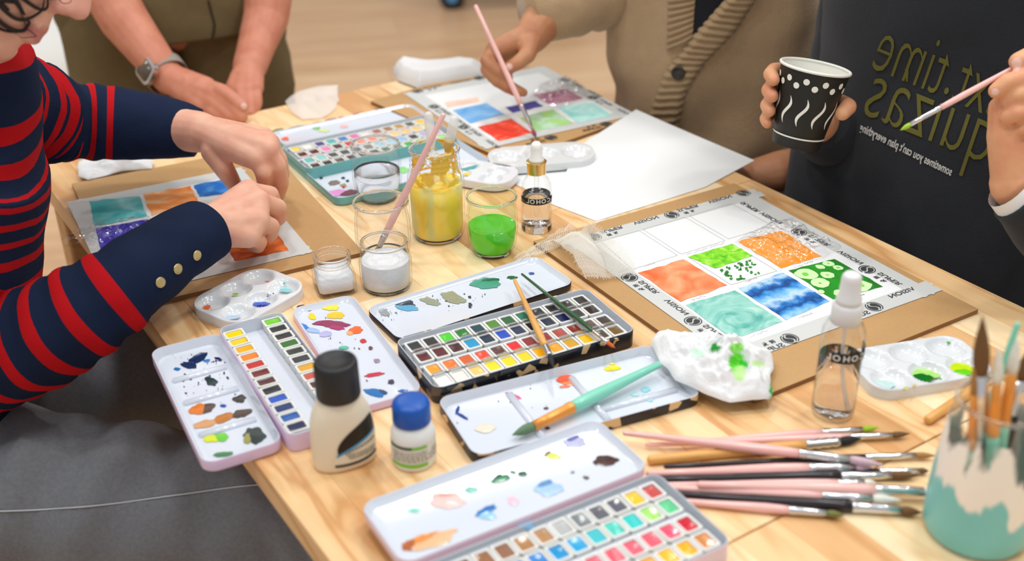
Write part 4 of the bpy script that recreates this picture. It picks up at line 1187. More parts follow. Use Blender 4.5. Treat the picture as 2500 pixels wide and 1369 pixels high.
def ribbed(r, z, n=96): return [Vector(((r + (.0004 if i % 2 else 0)) * math.cos(2 * math.pi * i / n), (r + (.0004 if i % 2 else 0)) * math.sin(2 * math.pi * i / n), z)) for i in range(n)]
mb.rings([ribbed(.0180, .0690), ribbed(.0186, .0705), ribbed(.0182, .1000), ribbed(.0174, .1030), ribbed(.0150, .1040), ribbed(.0145, .1028), ribbed(.004, .1026)]); mb.build('cap', CAPB, cr_)
# printed label on the camera side (local -y): curved over the front
def oval_front(u, z, off):
    """u in -1..1 across the front"""
    for (a, b) in zip(BO, BO[1:]):
        if a[2] <= z <= b[2]:
            t = (z - a[2]) / (b[2] - a[2]); rx, ry = lerp(a[0], b[0], t), lerp(a[1], b[1], t); break
    x = u * rx * .96; q = max(0, 1 - abs(u * .96) ** 2.4) ** (1 / 2.4)
    return Vector((x, -(ry * q + off), z))
def label_poly(root, name, f0, f1, u0, u1, m, off, n=22, rows=4):
    mb = MB(); R = []
    for k in range(rows + 1):
        R.append([oval_front(lerp(u0, u1, i / n), lerp(f0(lerp(u0, u1, i / n)), f1(lerp(u0, u1, i / n)), k / rows), off) for i in range(n + 1)])
    mb.rings(R, close=False, cap0=False, cap1=False); return mb.build(name, m, root)
lab = label_poly(cr_, 'label', lambda u: .006, lambda u: .012 + .038 * min(1, max(0, (u + .55) / 1.3)) ** .6, -.55, .97, mat('label_cream', srgb(232, 224, 202), .5), .0003)
label_poly(cr_, 'label_crest', lambda u: .020 + .011 * (u + .4), lambda u: .0215 + .029 * min(1, max(0, (u + .4) / 1.2)) ** .45, -.38, .95, BLACKL, .0006)
label_poly(cr_, 'label_stripe', lambda u: .0175 + .011 * (u + .4), lambda u: .020 + .011 * (u + .4), -.42, .96, mat('label_blue', srgb(60, 160, 210), .5), .0006)
label_poly(cr_, 'label_foot', lambda u: .0065 + .003 * u * u, lambda u: .0095 + .003 * u * u, -.5, .95, mat('label_grey', srgb(70, 66, 62), .5), .0006)
FADED = mat('faded_print', srgb(140, 134, 120), .6)
mb = MB()
for k, zz in enumerate((.0195, .0172, .0150, .0130)):
    rl = random.Random(k)
    u = -.15 + .05 * k
    while u < .85:
        w = rl.uniform(.03, .09)
        zl = zz + .006 * (u + .1) * (k == 0)
        mb.add([oval_front(u, zl, .0008), oval_front(min(u + w, .9), zl, .0008), oval_front(min(u + w, .9), zl + (.0012 if k else .0024), .0008), oval_front(u, zl + (.0012 if k else .0024), .0008)], [(0, 1, 2, 3)])
        u += w + .025
mb.build('faded_print', FADED, lab, smooth=False, kind='stuff')

# small white bottle with blue cap
bb = T(1012, 1122); tocam = math.atan2(CAM.y - bb.y, CAM.x - bb.x)
br_ = thing('medium_bottle', 'small white bottle with a royal blue cap and green-striped label', 'bottle', bb, tocam + math.radians(90))
mb = MB(); mb.lathe([(.0165, 0), (.0188, .0012), (.0194, .004), (.0194, .030), (.0188, .034), (.0168, .039), (.0150, .0415), (.0146, .045)], 40); mb.build('bottle', mat('milky_bottle', srgb(240, 242, 240), .3, sss=.2), br_)
CAPBL = mat('cap_blue', srgb(10, 84, 176), .35)
mb = MB(); mb.rings([ribbed(.0158, .0425, 72), ribbed(.0163, .0440, 72), ribbed(.0161, .0590, 72), ribbed(.0150, .0622, 72), ribbed(.0100, .0632, 72), ribbed(.001, .0634, 72)]); mb.build('cap', CAPBL, br_)
def cyl_patch(root, name, r, z0, z1, a0, a1, m, n=16):
    mb = MB(); A = [math.radians(lerp(a0, a1, i / n) - 90) for i in range(n + 1)]
    mb.rings([[Vector((r * math.cos(a), r * math.sin(a), z)) for a in A] for z in (z0, z1)], close=False, cap0=False, cap1=False); return mb.build(name, m, root)
lb = cyl_patch(br_, 'label', .0196, .005, .0285, -85, 95, mat('label_pale', srgb(232, 236, 230), .5))
cyl_patch(br_, 'label_stripe', .0198, .0245, .0275, -5, 35, mat('label_green', srgb(130, 206, 60), .5)); cyl_patch(br_, 'label_stripe', .0198, .0245, .0275, -75, -5, mat('label_dark', srgb(70, 90, 70), .5))
cyl_patch(br_, 'label_stripe', .0198, .0058, .0095, -70, 35, MATS['label_green'])
mb = MB()
for k in range(6):
    rl = random.Random(40 + k); a = -60
    while a < 78:
        w = rl.uniform(4, 12)
        if not 34 < a < 40:
            for_z = .0115 + k * .0019
            P = lambda aa, z: Vector((.0199 * math.cos(math.radians(aa - 90)), .0199 * math.sin(math.radians(aa - 90)), z))
            mb.add([P(a, for_z), P(a + w, for_z), P(a + w, for_z + .0008), P(a, for_z + .0008)], [(0, 1, 2, 3)])
        a += w + 3
mb.build('faded_print', FADED, lb, smooth=False, kind='stuff')

# big painted jar with brushes
BJp = [(.030, 0), (.0375, .002), (.0402, .008), (.0405, .020), (.0398, .050), (.0378, .085), (.0352, .106), (.0335, .112), (.0345, .116), (.0335, .120), (.0345, .124), (.0335, .1265)]
bjb = T(2378, 1292)
PJ, nt, p_, out_ = _new('painted_glass')
tc = nd(nt, 'ShaderNodeTexCoord'); sx_ = nd(nt, 'ShaderNodeSeparateXYZ'); nt.links.new(tc.outputs['Object'], sx_.inputs[0])
mp_ = nd(nt, 'ShaderNodeMapping'); mp_.inputs['Scale'].default_value = (34, 34, 11); nt.links.new(tc.outputs['Object'], mp_.inputs[0])
nz = nd(nt, 'ShaderNodeTexNoise'); nz.inputs['Scale'].default_value = 1.0; nz.inputs['Detail'].default_value = 5; nt.links.new(mp_.outputs[0], nz.inputs['Vector'])
ad = nd(nt, 'ShaderNodeMath', operation='MULTIPLY_ADD'); ad.inputs[1].default_value = .16; nt.links.new(nz.outputs['Fac'], ad.inputs[0]); nt.links.new(sx_.outputs['Z'], ad.inputs[2])
c1 = ramp(nt, [(0.0, srgb(128, 206, 206)), (0.128, srgb(122, 200, 200)), (0.134, srgb(246, 242, 234)), (1.0, srgb(246, 244, 238))]); nt.links.new(ad.outputs[0], c1.inputs[0])
c2 = ramp(nt, [(0.168, (1, 1, 1, 1)), (0.178, (0, 0, 0, 1))]); nt.links.new(ad.outputs[0], c2.inputs[0])
nt.links.new(c1.outputs[0], p_.inputs['Base Color']); p_.inputs['Roughness'].default_value = .35
tr = nd(nt, 'ShaderNodeBsdfTransparent'); mxs = nd(nt, 'ShaderNodeMixShader'); nt.links.new(c2.outputs[0], mxs.inputs[0]); nt.links.new(tr.outputs[0], mxs.inputs[1]); nt.links.new(p_.outputs[0], mxs.inputs[2]); nt.links.new(mxs.outputs[0], out_.inputs[0])
pj, pi_ = jar('glass_jar', 'big glass jar painted teal and white, holding upright brushes', 'jar', bjb, BJp, wall=.003, n=56)
mb = MB(); mb.lathe([(r + .0004, z + .0002) for r, z in BJp[1:7]], 56, cap0=False, cap1=False); mb.build('paint_coat', PJ, pj)

# ================================================================== brushes
PINK = mat('brush_pink', srgb(242, 190, 184), .3, coat=.4)
MINT = mat('brush_mint', srgb(130, 214, 190), .3, coat=.4)
WOODB = wood('brush_wood', [(0.0, srgb(236, 180, 104)), (1.0, srgb(206, 146, 72))], 8, 40, .45, .2)
DARKB = mat('brush_black', srgb(30, 20, 27), .3, coat=.2)
GREENB = mat('brush_green', srgb(24, 84, 44), .25, coat=.5)
OCHRE = mat('brush_copper', srgb(236, 156, 72), .3, metal=.35)
def hair(name, c): return mat('hair_' + name, c, .7, var=.25, vscale=500)
H_BROWN, H_BLACK, H_WHITE, H_LILAC, H_GREEN, H_TAN, H_DGREEN = hair('brown', srgb(112, 80, 46)), hair('black', srgb(30, 32, 36)), hair('white', srgb(232, 232, 222)), hair('lilac', srgb(206, 178, 190)), hair('green', srgb(160, 200, 50)), hair('tan', srgb(168, 124, 72)), hair('dgreen', srgb(96, 128, 96))

def brush(label, E, F0, F1, Tp, r, hm, fm, bm_, group=None, flat=False, wrap=False, print_=False, rend=None):
    """E handle end, F0..F1 ferrule, Tp bristle tip (world points)"""
    E, F0, F1, Tp = Vector(E), Vector(F0), Vector(F1), Vector(Tp)
    d = (F1 - E).normalized()
    q = d.to_track_quat('X', 'Z').to_matrix().to_4x4()
    M = Matrix.Translation(E) @ q
    o = thing('paint_brush', label, 'brush', matrix=M, group=group)
    Lh, Lf = (F0 - E).length, (F1 - F0).length
    Lb = (Tp - F1).length
    re = rend or r * .55
    pr = [(0.0, re * .35), (.0008, re * .8), (.002, re), (Lh * .3, lerp(re, r, .3)), (Lh * .62, r * .95), (Lh * .8, r * 1.06), (Lh * .93, r * .98), (Lh + .002, r * .86)]
    mb = MB(); mb.tube([Vector((x, 0, 0)) for x, _ in pr], [max(rr, 2e-4) for _, rr in pr], 12); h = mb.build('handle', hm, o)
    fr = [(Lh, r * .90), (Lh + .0015, r * .98), (Lh + .0025, r * .88), (Lh + .0045, r * .98), (Lh + .0058, r * .88), (Lh + Lf * .6, r * .82), (Lh + Lf, r * .74)]
    if wrap: fr = [(Lh, r * .9)] + [(Lh + Lf * k / 8, r * (.98 if k % 2 else .82)) for k in range(1, 8)] + [(Lh + Lf, r * .78)]
    mb = MB(); mb.tube([Vector((x, 0, 0)) for x, _ in fr], [rr for _, rr in fr], 14); mb.build('ferrule', fm, o)
    tip = M.inverted() @ Tp; b0 = Vector((Lh + Lf, 0, 0)); rb = r * .74
    bp = [(0, rb * .9), (.18, rb * 1.08), (.4, rb * 1.06), (.65, rb * .75), (.85, rb * .36), (1.0, .0002)]
    mb = MB(); mb.tube([b0.lerp(tip, t) for t, _ in bp], [(rr, rr * (.45 if flat else 1)) for _, rr in bp], 12); mb.build('bristles', bm_, o)
    if print_:
        mb = MB(); x = Lh * .45; rl = random.Random(int(E.x * 1e4))
        while x < Lh * .86:
            w = rl.uniform(.001, .004)
            P = lambda xx, a: Vector((xx, (r * 1.07) * math.sin(a), (r * 1.07) * math.cos(a)))
            # faint silver print on the upper side towards the camera
            mb.add([P(x, .35), P(x + w, .35), P(x + w, .75), P(x, .75)], [(0, 1, 2, 3)])
            x += w + .0008
        mb.build('silver_print', CHROME, h, smooth=False, kind='stuff')
    return o

def lay(label, e, f0, f1, t, hh, r, hm, fm, bm_, **k):
    """brush lying down: pixels plus heights of the axis at the handle end and at the tip"""
    E, Tp = T(*e, hh[0]), T(*t, hh[1])
    L = math.dist(e, t)
    hf = lambda p: lerp(hh[0], hh[1], math.dist(e, p) / L)
    return brush(label, E, T(*f0, hf(f0)), T(*f1, hf(f1)), Tp, r, hm, fm, bm_, **k)

# across the black and gold tin
lay('wooden mop brush with black bristles lying across the black and gold tin', (1256, 683), (1330, 845), (1342, 868), (1352, 898), (.019, .026), .0036, WOODB, STEEL, H_BLACK, wrap=True)
lay('thin green brush with a fine orange tip across the black and gold tin', (1273, 668), (1452, 808), (1483, 836), (1502, 849), (.016, .024), .0026, GREENB, CHROME, hair('rust', srgb(206, 92, 40)), print_=False)
lay('mint brush with copper ferrule and wet green tip on the mixing leaf', (1612, 888), (1403, 997), (1303, 1040), (1250, 1062), (.016, .010), .0062, MINT, OCHRE, H_DGREEN, rend=.0035)
# leaning in the rinse jar
jb = T(940, 640)
E_ = up_to(1084, 277, jb + Vector((.062, 0, 0)), .2)
T_ = jb + Vector((-.012, -.004, .008))
dE = (E_ - T_)
brush('pink brush leaning handle-up in the rinse jar', E_, T_ + dE * .17, T_ + dE * .08, T_, .0042, PINK, CHROME, H_TAN, rend=.003)
# the pile
PG = 'brushes heaped beside the painted jar'
PB = [
 ('pink brush with round lilac-stained bristles crossing over the top of the heap', (1520, 1056), (1950, 1108), (2075, 1121), (2160, 1136), (.012, .014), .0046, PINK, CHROME, H_LILAC, {}),
 ('pink brush in the heap with lime green bristles', (1690, 1078), (2005, 1053), (2105, 1048), (2146, 1043), (.0050, .0042), .0036, PINK, CHROME, H_GREEN, {}),
 ('pink brush with pointed brown bristles lying beside the lime-tipped one', (1575, 1086), (2075, 1064), (2177, 1062), (2222, 1058), (.0048, .0048), .0036, PINK, CHROME, H_BROWN, {}),
 ('wooden mop brush with black bristles lying in the heap', (1580, 1123), (1965, 1085), (2050, 1078), (2104, 1069), (.0048, .0048), .0050, WOODB, STEEL, H_BLACK, {'wrap': True, 'rend': .004}),
 ('thin black brush with tan bristles reaching the painted jar', (1620, 1139), (2110, 1113), (2235, 1111), (2285, 1112), (.0045, .0045), .0036, DARKB, CHROME, H_TAN, {'print_': True}),
 ('pink brush with a bluish flat ferrule below the lilac-tipped one', (1577, 1156), (1972, 1138), (2087, 1139), (2130, 1141), (.0065, .0075), .0050, PINK, CHROME, H_LILAC, {}),
 ('black brush with a short brown tip pointing at the painted jar', (1600, 1164), (2145, 1150), (2245, 1149), (2268, 1149), (.0040, .0040), .0034, DARKB, CHROME, H_BROWN, {}),
 ('dark brush with silver print and full brown bristles', (1580, 1171), (2052, 1161), (2176, 1160), (2246, 1160), (.0046, .0046), .0046, DARKB, CHROME, H_BROWN, {'print_': True}),
 ('pink brush half buried in the middle of the heap', (1590, 1183), (2045, 1178), (2110, 1178), (2140, 1178), (.0042, .0042), .0036, PINK, CHROME, H_WHITE, {}),
 ('thick pink brush with a wide silver ferrule ending at the painted jar', (1702, 1182), (2135, 1194), (2255, 1200), (2285, 1203), (.0115, .0085), .0054, PINK, CHROME, H_WHITE, {}),
 ('pink brush with pointed cream bristles', (1590, 1188), (2006, 1213), (2130, 1217), (2203, 1222), (.0060, .0060), .0050, PINK, CHROME, H_WHITE, {}),
 ('dark plum brush with silver print and brown bristles at the heap edge', (1625, 1204), (2080, 1238), (2200, 1246), (2252, 1251), (.0048, .0048), .0050, DARKB, CHROME, H_BROWN, {'print_': True}),
 ('pink brush with olive bristles at the seam side of the heap', (1645, 1221), (1925, 1246), (2020, 1253), (2062, 1258), (.0045, .0045), .0040, PINK, CHROME, hair('olive', srgb(120, 120, 60)), {})]
for (lab_, e, f0, f1, t, hh, r, hm, fm, b_, kw) in PB:
    lay(lab_, e, f0, f1, t, hh, r, hm, fm, b_, group=PG, **kw)
lay('wooden brush lying behind the painted jar', (2262, 1027), (2400, 935), (2440, 908), (2470, 890), (.005, .005), .0050, WOODB, CHROME, H_BROWN, rend=.0042)

# standing in the painted jar: bottoms rest on the jar floor, tops follow the picture
JC = Vector(bjb)
def stand(label, top_px, f_px, base_off, lead, r, hm, fm, bm_, hair_up=True, rend=None):
    base = JC + Vector((base_off[0], base_off[1], .006))
    top = up_to(top_px[0], top_px[1], JC + Vector((lead[0], lead[1], 0)), .3)
    if hair_up:
        f1 = base.lerp(top, f_px[1]); f0 = base.lerp(top, f_px[0])
        return brush(label, base, f0, f1, top, r, hm, fm, bm_, group='brushes standing in the painted jar', rend=rend)
    f0 = base.lerp(top, .25); f1 = base.lerp(top, .12)
    return brush(label, top, f0, f1, base, r, hm, fm, bm_, group='brushes standing in the painted jar', rend=rend)
stand('large black-handled brush standing with long brown bristles up', (2399, 770), (.42, .74), (.002, .004), (.006, -.022), .0075, DARKB, CHROME, H_BROWN, rend=.006)
stand('mint brush with copper ferrule standing behind the black-handled one', (2440, 845), (.55, .82), (.004, -.012), (.020, -.026), .0050, MINT, OCHRE, H_WHITE)
stand('mint brush with copper ferrule and white bristles nearest the jar rim', (2486, 820), (.56, .82), (.006, -.006), (.034, -.012), .0052, MINT, OCHRE, H_WHITE)
stand('short mint brush with copper ferrule leaning against the jar rim', (2382, 870), (.50, .80), (-.012, -.014), (-.004, -.014), .0036, MINT, OCHRE, H_TAN)
stand('upside-down mint brush leaning out of the painted jar', (2486, 786), None, (-.014, .012), (.034, .012), .0040, MINT, OCHRE, H_WHITE, hair_up=False)
stand('dark brush leaning against the far rim of the painted jar', (2512, 850), (.62, .82), (.012, .012), (.036, .016), .0058, DARKB, CHROME, H_BROWN)

# ================================================================== plastic palettes with wells
def palette(label, px_c, L, Wd, ang, wells, rcorner, h=.012, taper=0.0, m=None, cen=None, lift=0.0):
    c = cen or T(px_c[0], px_c[1], .006)
    o = thing('mixing_palette', label, 'palette', (c.x, c.y, TZ + lift), ang)
    outl = rrect(L, Wd, rcorner, 8)
    outl = [(x, y * (1 - taper * x / L)) for x, y in outl]
    # resample with more points on straight runs
    pts = []
    for i, a in enumerate(outl):
        b = outl[(i + 1) % len(outl)]; k = max(1, int(math.dist(a, b) / .004))
        pts += [(lerp(a[0], b[0], t / k), lerp(a[1], b[1], t / k)) for t in range(k)]
    def zt(x, y):
        z = h
        for wx, wy, wr, *q in wells:
            d = math.hypot((x - wx), (y - wy) * (q[0] if q else 1)) / wr
            if d < 1.12:
                z = min(z, h - min(.0085, h * .72) * max(0, 1 - (d / 1.12) ** 4) ** .9)
        return z
    K = 34; R = []
    for k in range(K, 0, -1):
        s = k / K
        R.append([Vector((x * s, y * s, zt(x * s, y * s))) for x, y in pts])
    edge = [[Vector((x * 1.012, y * 1.02, 0.0)) for x, y in pts], [Vector((x * 1.012, y * 1.02, h - .002)) for x, y in pts], [Vector((x * 1.006, y * 1.01, h)) for x, y in pts]]
    mb = MB(); mb.rings(edge + R, True, False, True)
    tray_ = mb.build('tray', m or PWHITE, o)
    return o, tray_
# left palette: six wells
_c, _a, _l, _w = fit_rect([(448, 742), (632, 652), (760, 696), (585, 802)], .010)
pL, pLt = palette('white rounded palette with six wells, orange and ultramarine paint, beside the square jar', (0, 0), _l, _w, _a, [(x_ * _l / 2, y_ * _w / 2, .0150) for x_ in (-.62, 0, .62) for y_ in (.46, -.46)], .026, h=.012, cen=_c)
for a in [(505, 750, 10, 5, (240, 100, 40), -20, .0075), (498, 760, 10, 4, (240, 90, 30), 0, .0075), (640, 742, 22, 7, (70, 110, 210), 0, .0060), (640, 746, 14, 4, (14, 50, 150), 0, .0064), (575, 717, 8, 2.5, (150, 210, 60), 0, .007), (697, 708, 16, 5, (140, 214, 220), 0, .0068), (694, 691, 3, 3, (60, 190, 190), 0, .0105), (560, 775, 26, 6, (190, 214, 236), -10, .0068), (653, 687, 7, 2, (220, 110, 90), 0, .008)]:
    smear(pLt, *a[:6], h=a[6])
splatter(pLt, 505, 748, 14, 6, 14, .0075, paint(240, 110, 60), 2, 21); splatter(pLt, 655, 720, 8, 5, 8, .0095, paint(30, 40, 80), 2, 22)
# right palette
pR, pRt = palette('white six-well palette with green puddles, beside the painted jar', (2240, 895), .126, .072, math.radians(14), [(-.040, .017, .0165), (0, .017, .0165), (.041, .017, .0165), (-.040, -.018, .0165), (0, -.018, .0165), (.041, -.018, .0165)], .018, h=.012)
for a in [(2255, 912, 40, 13, (170, 222, 120), 6, .0062), (2252, 922, 28, 10, (10, 112, 30), 4, .0068), (2345, 898, 34, 12, (196, 224, 20), 8, .0062), (2352, 908, 22, 7, (110, 210, 20), 6, .0068), (2150, 938, 32, 9, (196, 226, 224), 4, .0062), (2152, 949, 17, 4, (30, 130, 80), 6, .0068), (2316, 835, 5, 3, (60, 180, 60), 0, .0085), (2233, 940, 5, 3, (226, 200, 90), 0, .0125), (2213, 947, 5, 3.5, (206, 210, 80), 0, .0125), (2296, 925, 3, 2, (40, 150, 70), 0, .0125)]:
    smear(pRt, *a[:6], h=a[6])
# small palette by the teal tin and the clear one near the papers
pS, pSt = palette('small white palette with a yellow smear, behind the yellow jar', (1172, 430), .100, .064, math.radians(-24), [(-.022, .012, .013), (.022, .012, .013), (-.022, -.014, .013), (.022, -.014, .013)], .026, h=.011, lift=.0026)
smear(pSt, 1144, 424, 13, 4, (244, 206, 20), 0, h=.0095)
pC, pCt = palette('clear-white shallow palette in front of the far taped sheet', (1322, 388), .146, .070, math.radians(10), [(-.048, .0, .018), (0, .002, .020), (.048, .0, .018)], .030, h=.011, lift=.0026, m=mat('frosted_palette', srgb(220, 224, 226), .12, coat=.5))

# ================================================================== soft and crumpled things
def proj(p):
    v = p - CAM; z = v.dot(CF)
    return PXC + FPX * v.dot(CR) / z, PYC - FPX * v.dot(CU) / z

def ridged(x, y, s):
    v = Vector((x * s, y * s, 1.7)); t = 0; a = 1.0
    for k in range(4):
        t += a * (1 - abs(noise.noise(v)) * 2.0); v = v * 2.03 + Vector((3.1, 1.7, 0)); a *= .5
    return t / 1.9

def crumple(root, name, outline, base_h, peak, m, K=22, seed=0.0, fs=26.0, spread=1.0, tintf=None, dens=5, zmin=None, flat=0.35):
    """sheet of tissue or film pushed into folds; outline in pixels on the table"""
    P = [T(x, y, base_h) for x, y in outline]
    pts = []
    n0 = len(P)
    for i in range(n0):
        a, b = P[i], P[(i + 1) % n0]
        for k in range(dens): pts.append(a.lerp(b, k / dens))
    c = sum(P, Vector()) / n0
    R = []
    for k in range(K + 1):
        s = 1 - k / K * .98
        ring = []
        for p in pts:
            q = c.lerp(p, s)
            f = ridged(q.x + seed, q.y, fs)
            prof = min(1.0, (1 - s) / flat) ** .6 if s < 1 else 0
            z = base_h + peak * prof * (.2 + .8 * f) + .0012 * f
            q = Vector((q.x + .004 * spread * noise.noise(Vector((q.y * 40, q.x * 40, seed))), q.y, TZ + max(z, zmin or .0006)))
            ring.append(q)
        R.append(ring)
    mb = MB(); mb.rings(R, True, False, True)
    tints = None
    if tintf: tints = [tintf(*proj(v)) for v in mb.v]
    o = mb.build(name, m, root, world=True, tints=tints)
    return o

def single(o_root, label, cat, name):
    pass

TISSUE = mat('tissue', srgb(228, 230, 232), .9, bump=.2, bscale=400, sss=.05)
WHITE4 = srgb(230, 232, 234)
def green_stains(px, py):
    col = Vector(WHITE4[:3])
    q = Vector((px * .05, py * .07, 0)); px += 9 * noise.noise(q) + 4 * noise.noise(q * 2.7); py += 7 * noise.noise(q + Vector((9, 3, 0)))
    for (x, y, rx, ry, c, s) in ((1800, 810 + 75, 22, 24, srgb(90, 206, 40), 1), (1812, 888, 13, 11, srgb(20, 190, 10), 1), (1805, 910, 16, 20, srgb(190, 244, 150), .9), (1798, 848, 14, 14, srgb(120, 214, 40), .9), (1852, 889, 16, 8, srgb(200, 244, 160), .9), (1745, 850, 14, 11, srgb(10, 150, 44), 1.2), (1702, 862, 14, 9, srgb(190, 236, 206), .7), (1884, 955, 6, 22, srgb(60, 180, 60), 1)):
        d = ((px - x) / rx) ** 2 + ((py - y) / ry) ** 2
        k = max(0.0, min(1.0, (1.25 - d) * 1.6)) * min(s, 1)
        col = col.lerp(Vector(c[:3]), k)
    return (col.x, col.y, col.z, 1.0)
ti = thing('paper_tissue', 'crumpled white tissue blotted with green paint', 'tissue', T(1750, 900))
crumple(ti, 'tissue_sheet', [(1588, 842), (1600, 815), (1640, 812), (1700, 822), (1770, 846), (1840, 852), (1880, 872), (1886, 900), (1880, 915), (1888, 955), (1880, 975), (1840, 978), (1780, 984), (1720, 962), (1650, 930), (1610, 885)], .0125, .042, attr_mat('stained_tissue', .9, .2, 400), K=46, seed=2.3, fs=30, tintf=green_stains, dens=9, flat=.9)
ti = thing('paper_tissue', 'crumpled off-white tissue behind the striped forearm', 'tissue', T(270, 410))
crumple(ti, 'tissue_sheet', [(188, 400), (215, 392), (260, 388), (330, 384), (375, 392), (372, 412), (300, 418), (260, 428), (215, 440), (192, 432)], .006, .020, TISSUE, K=24, seed=5, fs=20, flat=.9, dens=8)
ti = thing('gauze_scrap', 'sheer crumpled white gauze near the clasped hands', 'gauze', T(770, 265))
SHEER, nt, p_, out_ = _new('sheer_gauze')
p_.inputs['Base Color'].default_value = srgb(246, 244, 240); p_.inputs['Roughness'].default_value = .9
tr = nd(nt, 'ShaderNodeBsdfTransparent'); mxs = nd(nt, 'ShaderNodeMixShader'); mxs.inputs[0].default_value = .6; nt.links.new(tr.outputs[0], mxs.inputs[1]); nt.links.new(p_.outputs[0], mxs.inputs[2]); nt.links.new(mxs.outputs[0], out_.inputs[0])
crumple(ti, 'gauze_sheet', [(695, 248), (730, 222), (775, 214), (824, 208), (826, 245), (818, 268), (790, 288), (735, 292), (712, 275)], .002, .017, SHEER, K=24, seed=9, fs=9, flat=.95)
nk = thing('cloth_napkin', 'folded white cloth on the far table corner', 'cloth', T(1070, 180))
crumple(nk, 'folded_cloth', [(958, 178), (966, 160), (1020, 168), (1080, 168), (1140, 160), (1182, 172), (1182, 190), (1100, 202), (1022, 216), (990, 206), (968, 194)], .002, .026, mat('napkin', srgb(232, 233, 234), .9), K=24, seed=1.1, fs=3.5, flat=.22, dens=8)

# gauze with visible threads, draped over the edge of the right board
THREAD = mat('gauze_thread', srgb(240, 236, 226), .9)
gz = thing('gauze_scrap', 'open-weave gauze draped over the corner of the right hardboard', 'gauze', T(1440, 640))
def gauze_pt(u, v):
    c = [(1352, 597), (1438, 548), (1548, 672), (1422, 692)]
    x = lerp(lerp(c[0][0], c[1][0], u), lerp(c[3][0], c[2][0], u), v); y = lerp(lerp(c[0][1], c[1][1], u), lerp(c[3][1], c[2][1], u), v)
    y += 18 * math.sin(u * math.pi) * (1 - v) - 8 * math.sin(v * math.pi) * (1 - u)
    p = T(x, y, .007)
    z = .003 + .016 * abs(math.sin(u * 3.3 + v * 1.6)) * (.3 + .7 * max(0.0, math.sin(v * math.pi)) ** .5) + .006 * noise.noise(p * 28)
    p.z += max(0, z); p.x += .004 * noise.noise(p * 35); p.y += .004 * noise.noise(p * 31 + Vector((4, 0, 0)))
    return p
def threads(root, fn, nu, nv, w=.00024, seg=22, rag=.06):
    for nm, cnt, swap in (('warp_threads', nu, 0), ('weft_threads', nv, 1)):
        mb = MB(); rl = random.Random(cnt)
        for i in range(cnt):
            t = (i + rl.uniform(-.15, .15)) / (cnt - 1)
            a, b = -rl.uniform(0, rag), 1 + rl.uniform(0, rag)
            P = [fn(lerp(a, b, k / seg), t) if swap else fn(t, lerp(a, b, k / seg)) for k in range(seg + 1)]
            mb.tube(P, w, 4, cap=False)
        mb.build(nm, THREAD, root, world=True, kind='stuff')
threads(gz, gauze_pt, 62, 46, .0002)
def gauze_tail(u, v):
    p = T(lerp(1262, 1400, u) + 6 * noise.noise(Vector((u * 4, v * 3, 0))), lerp(645, 585, u) + lerp(-22, 10, v) * (.5 + u), .002)
    p.z += .004 + .008 * abs(noise.noise(Vector((u * 6, v * 2, 3)))); return p
threads(gz, gauze_tail, 30, 18, .0002)

# cling film
FILM = thin_glass('cling_film', tint=(1, 1, 1, 1), edge=(.95, .95, .95, 1), rough=.12, f0=.10, refl=1.4)
cf = thing('cling_film', 'crinkled clear film stuck over the orange square', 'plastic film', T(1905, 610, .0065))
crumple(cf, 'film_sheet', [(1795, 592), (1830, 570), (1880, 545), (1930, 540), (1960, 552), (2010, 590), (2050, 606), (2010, 632), (1960, 640), (1900, 650), (1850, 622)], .0068, .013, FILM, K=50, seed=3.3, fs=60, dens=11, zmin=.0066, flat=.3)
cf = thing('cling_film', 'crinkled clear film over the violet square, trailing off the table edge', 'plastic film', T(300, 580, .0065))
crumple(cf, 'film_sheet', [(150, 588), (180, 566), (235, 552), (300, 540), (365, 530), (425, 595), (340, 612), (250, 622), (200, 606), (165, 602)], .0068, .012, FILM, K=40, seed=6.3, fs=40, dens=10, zmin=.0066, flat=.3)
cf = thing('cling_film', 'crinkled clear film over the plum square on the far sheet', 'plastic film', T(1370, 225, .0065))
crumple(cf, 'film_sheet', [(1290, 232), (1330, 205), (1385, 190), (1430, 215), (1440, 245), (1390, 258), (1335, 258)], .0068, .012, FILM, K=26, seed=8.3, fs=40, dens=8, zmin=.0066, flat=.3)

# ================================================================== background
ST = T(90, 160, -.45)
pf = thing('pouf', 'rounded white pouf standing behind the striped sweater wearer', 'pouf', (ST.x - .05, ST.y, 0))
mb = MB(); mb.lathe([(.14, 0), (.22, .02), (.26, .10), (.27, .22), (.25, .33), (.20, .39), (.10, .42), (.01, .425)], 32); mb.build('cushion', mat('pouf_white', srgb(240, 240, 236), .85, bump=.2, bscale=60), pf)
mb = MB(); mb.tube([Vector((.271 * math.cos(a), .271 * math.sin(a), .21)) for a in [2 * math.pi * i / 32 for i in range(33)]], .004, 8, cap=False); mb.build('piping', mat('pouf_piping', srgb(224, 224, 220), .8), pf)
wc = T(1105, 20, -TZ)
ca = thing('equipment_trolley', 'blue-hubbed black castor carrying a dark grey trolley corner on the floor', 'trolley', (wc.x, wc.y, 0))
mb = MB(); mb.tube([Vector((0, -.025, .055)), Vector((0, .025, .055))], .055, 24); edge_split(mb.build('castor_wheel', mat('rubber_black', srgb(24, 26, 30), .6), ca), 40)
mb = MB(); mb.tube([Vector((0, -.03, .055)), Vector((0, .03, .055))], .026, 20); edge_split(mb.build('castor_hub', mat('hub_blue', srgb(90, 150, 200), .4), ca), 40)
mb = MB(); mb.box((0, 0, .135), (.035, .075, .05)); mb.build('castor_fork', mat('fork_blue', srgb(110, 160, 200), .4), ca, smooth=False)
mb = MB(); mb.box((.26, .12, .36), (.62, .34, .40)); mb.build('trolley_box', mat('trolley_grey', srgb(120, 104, 96), .6), ca, smooth=False)
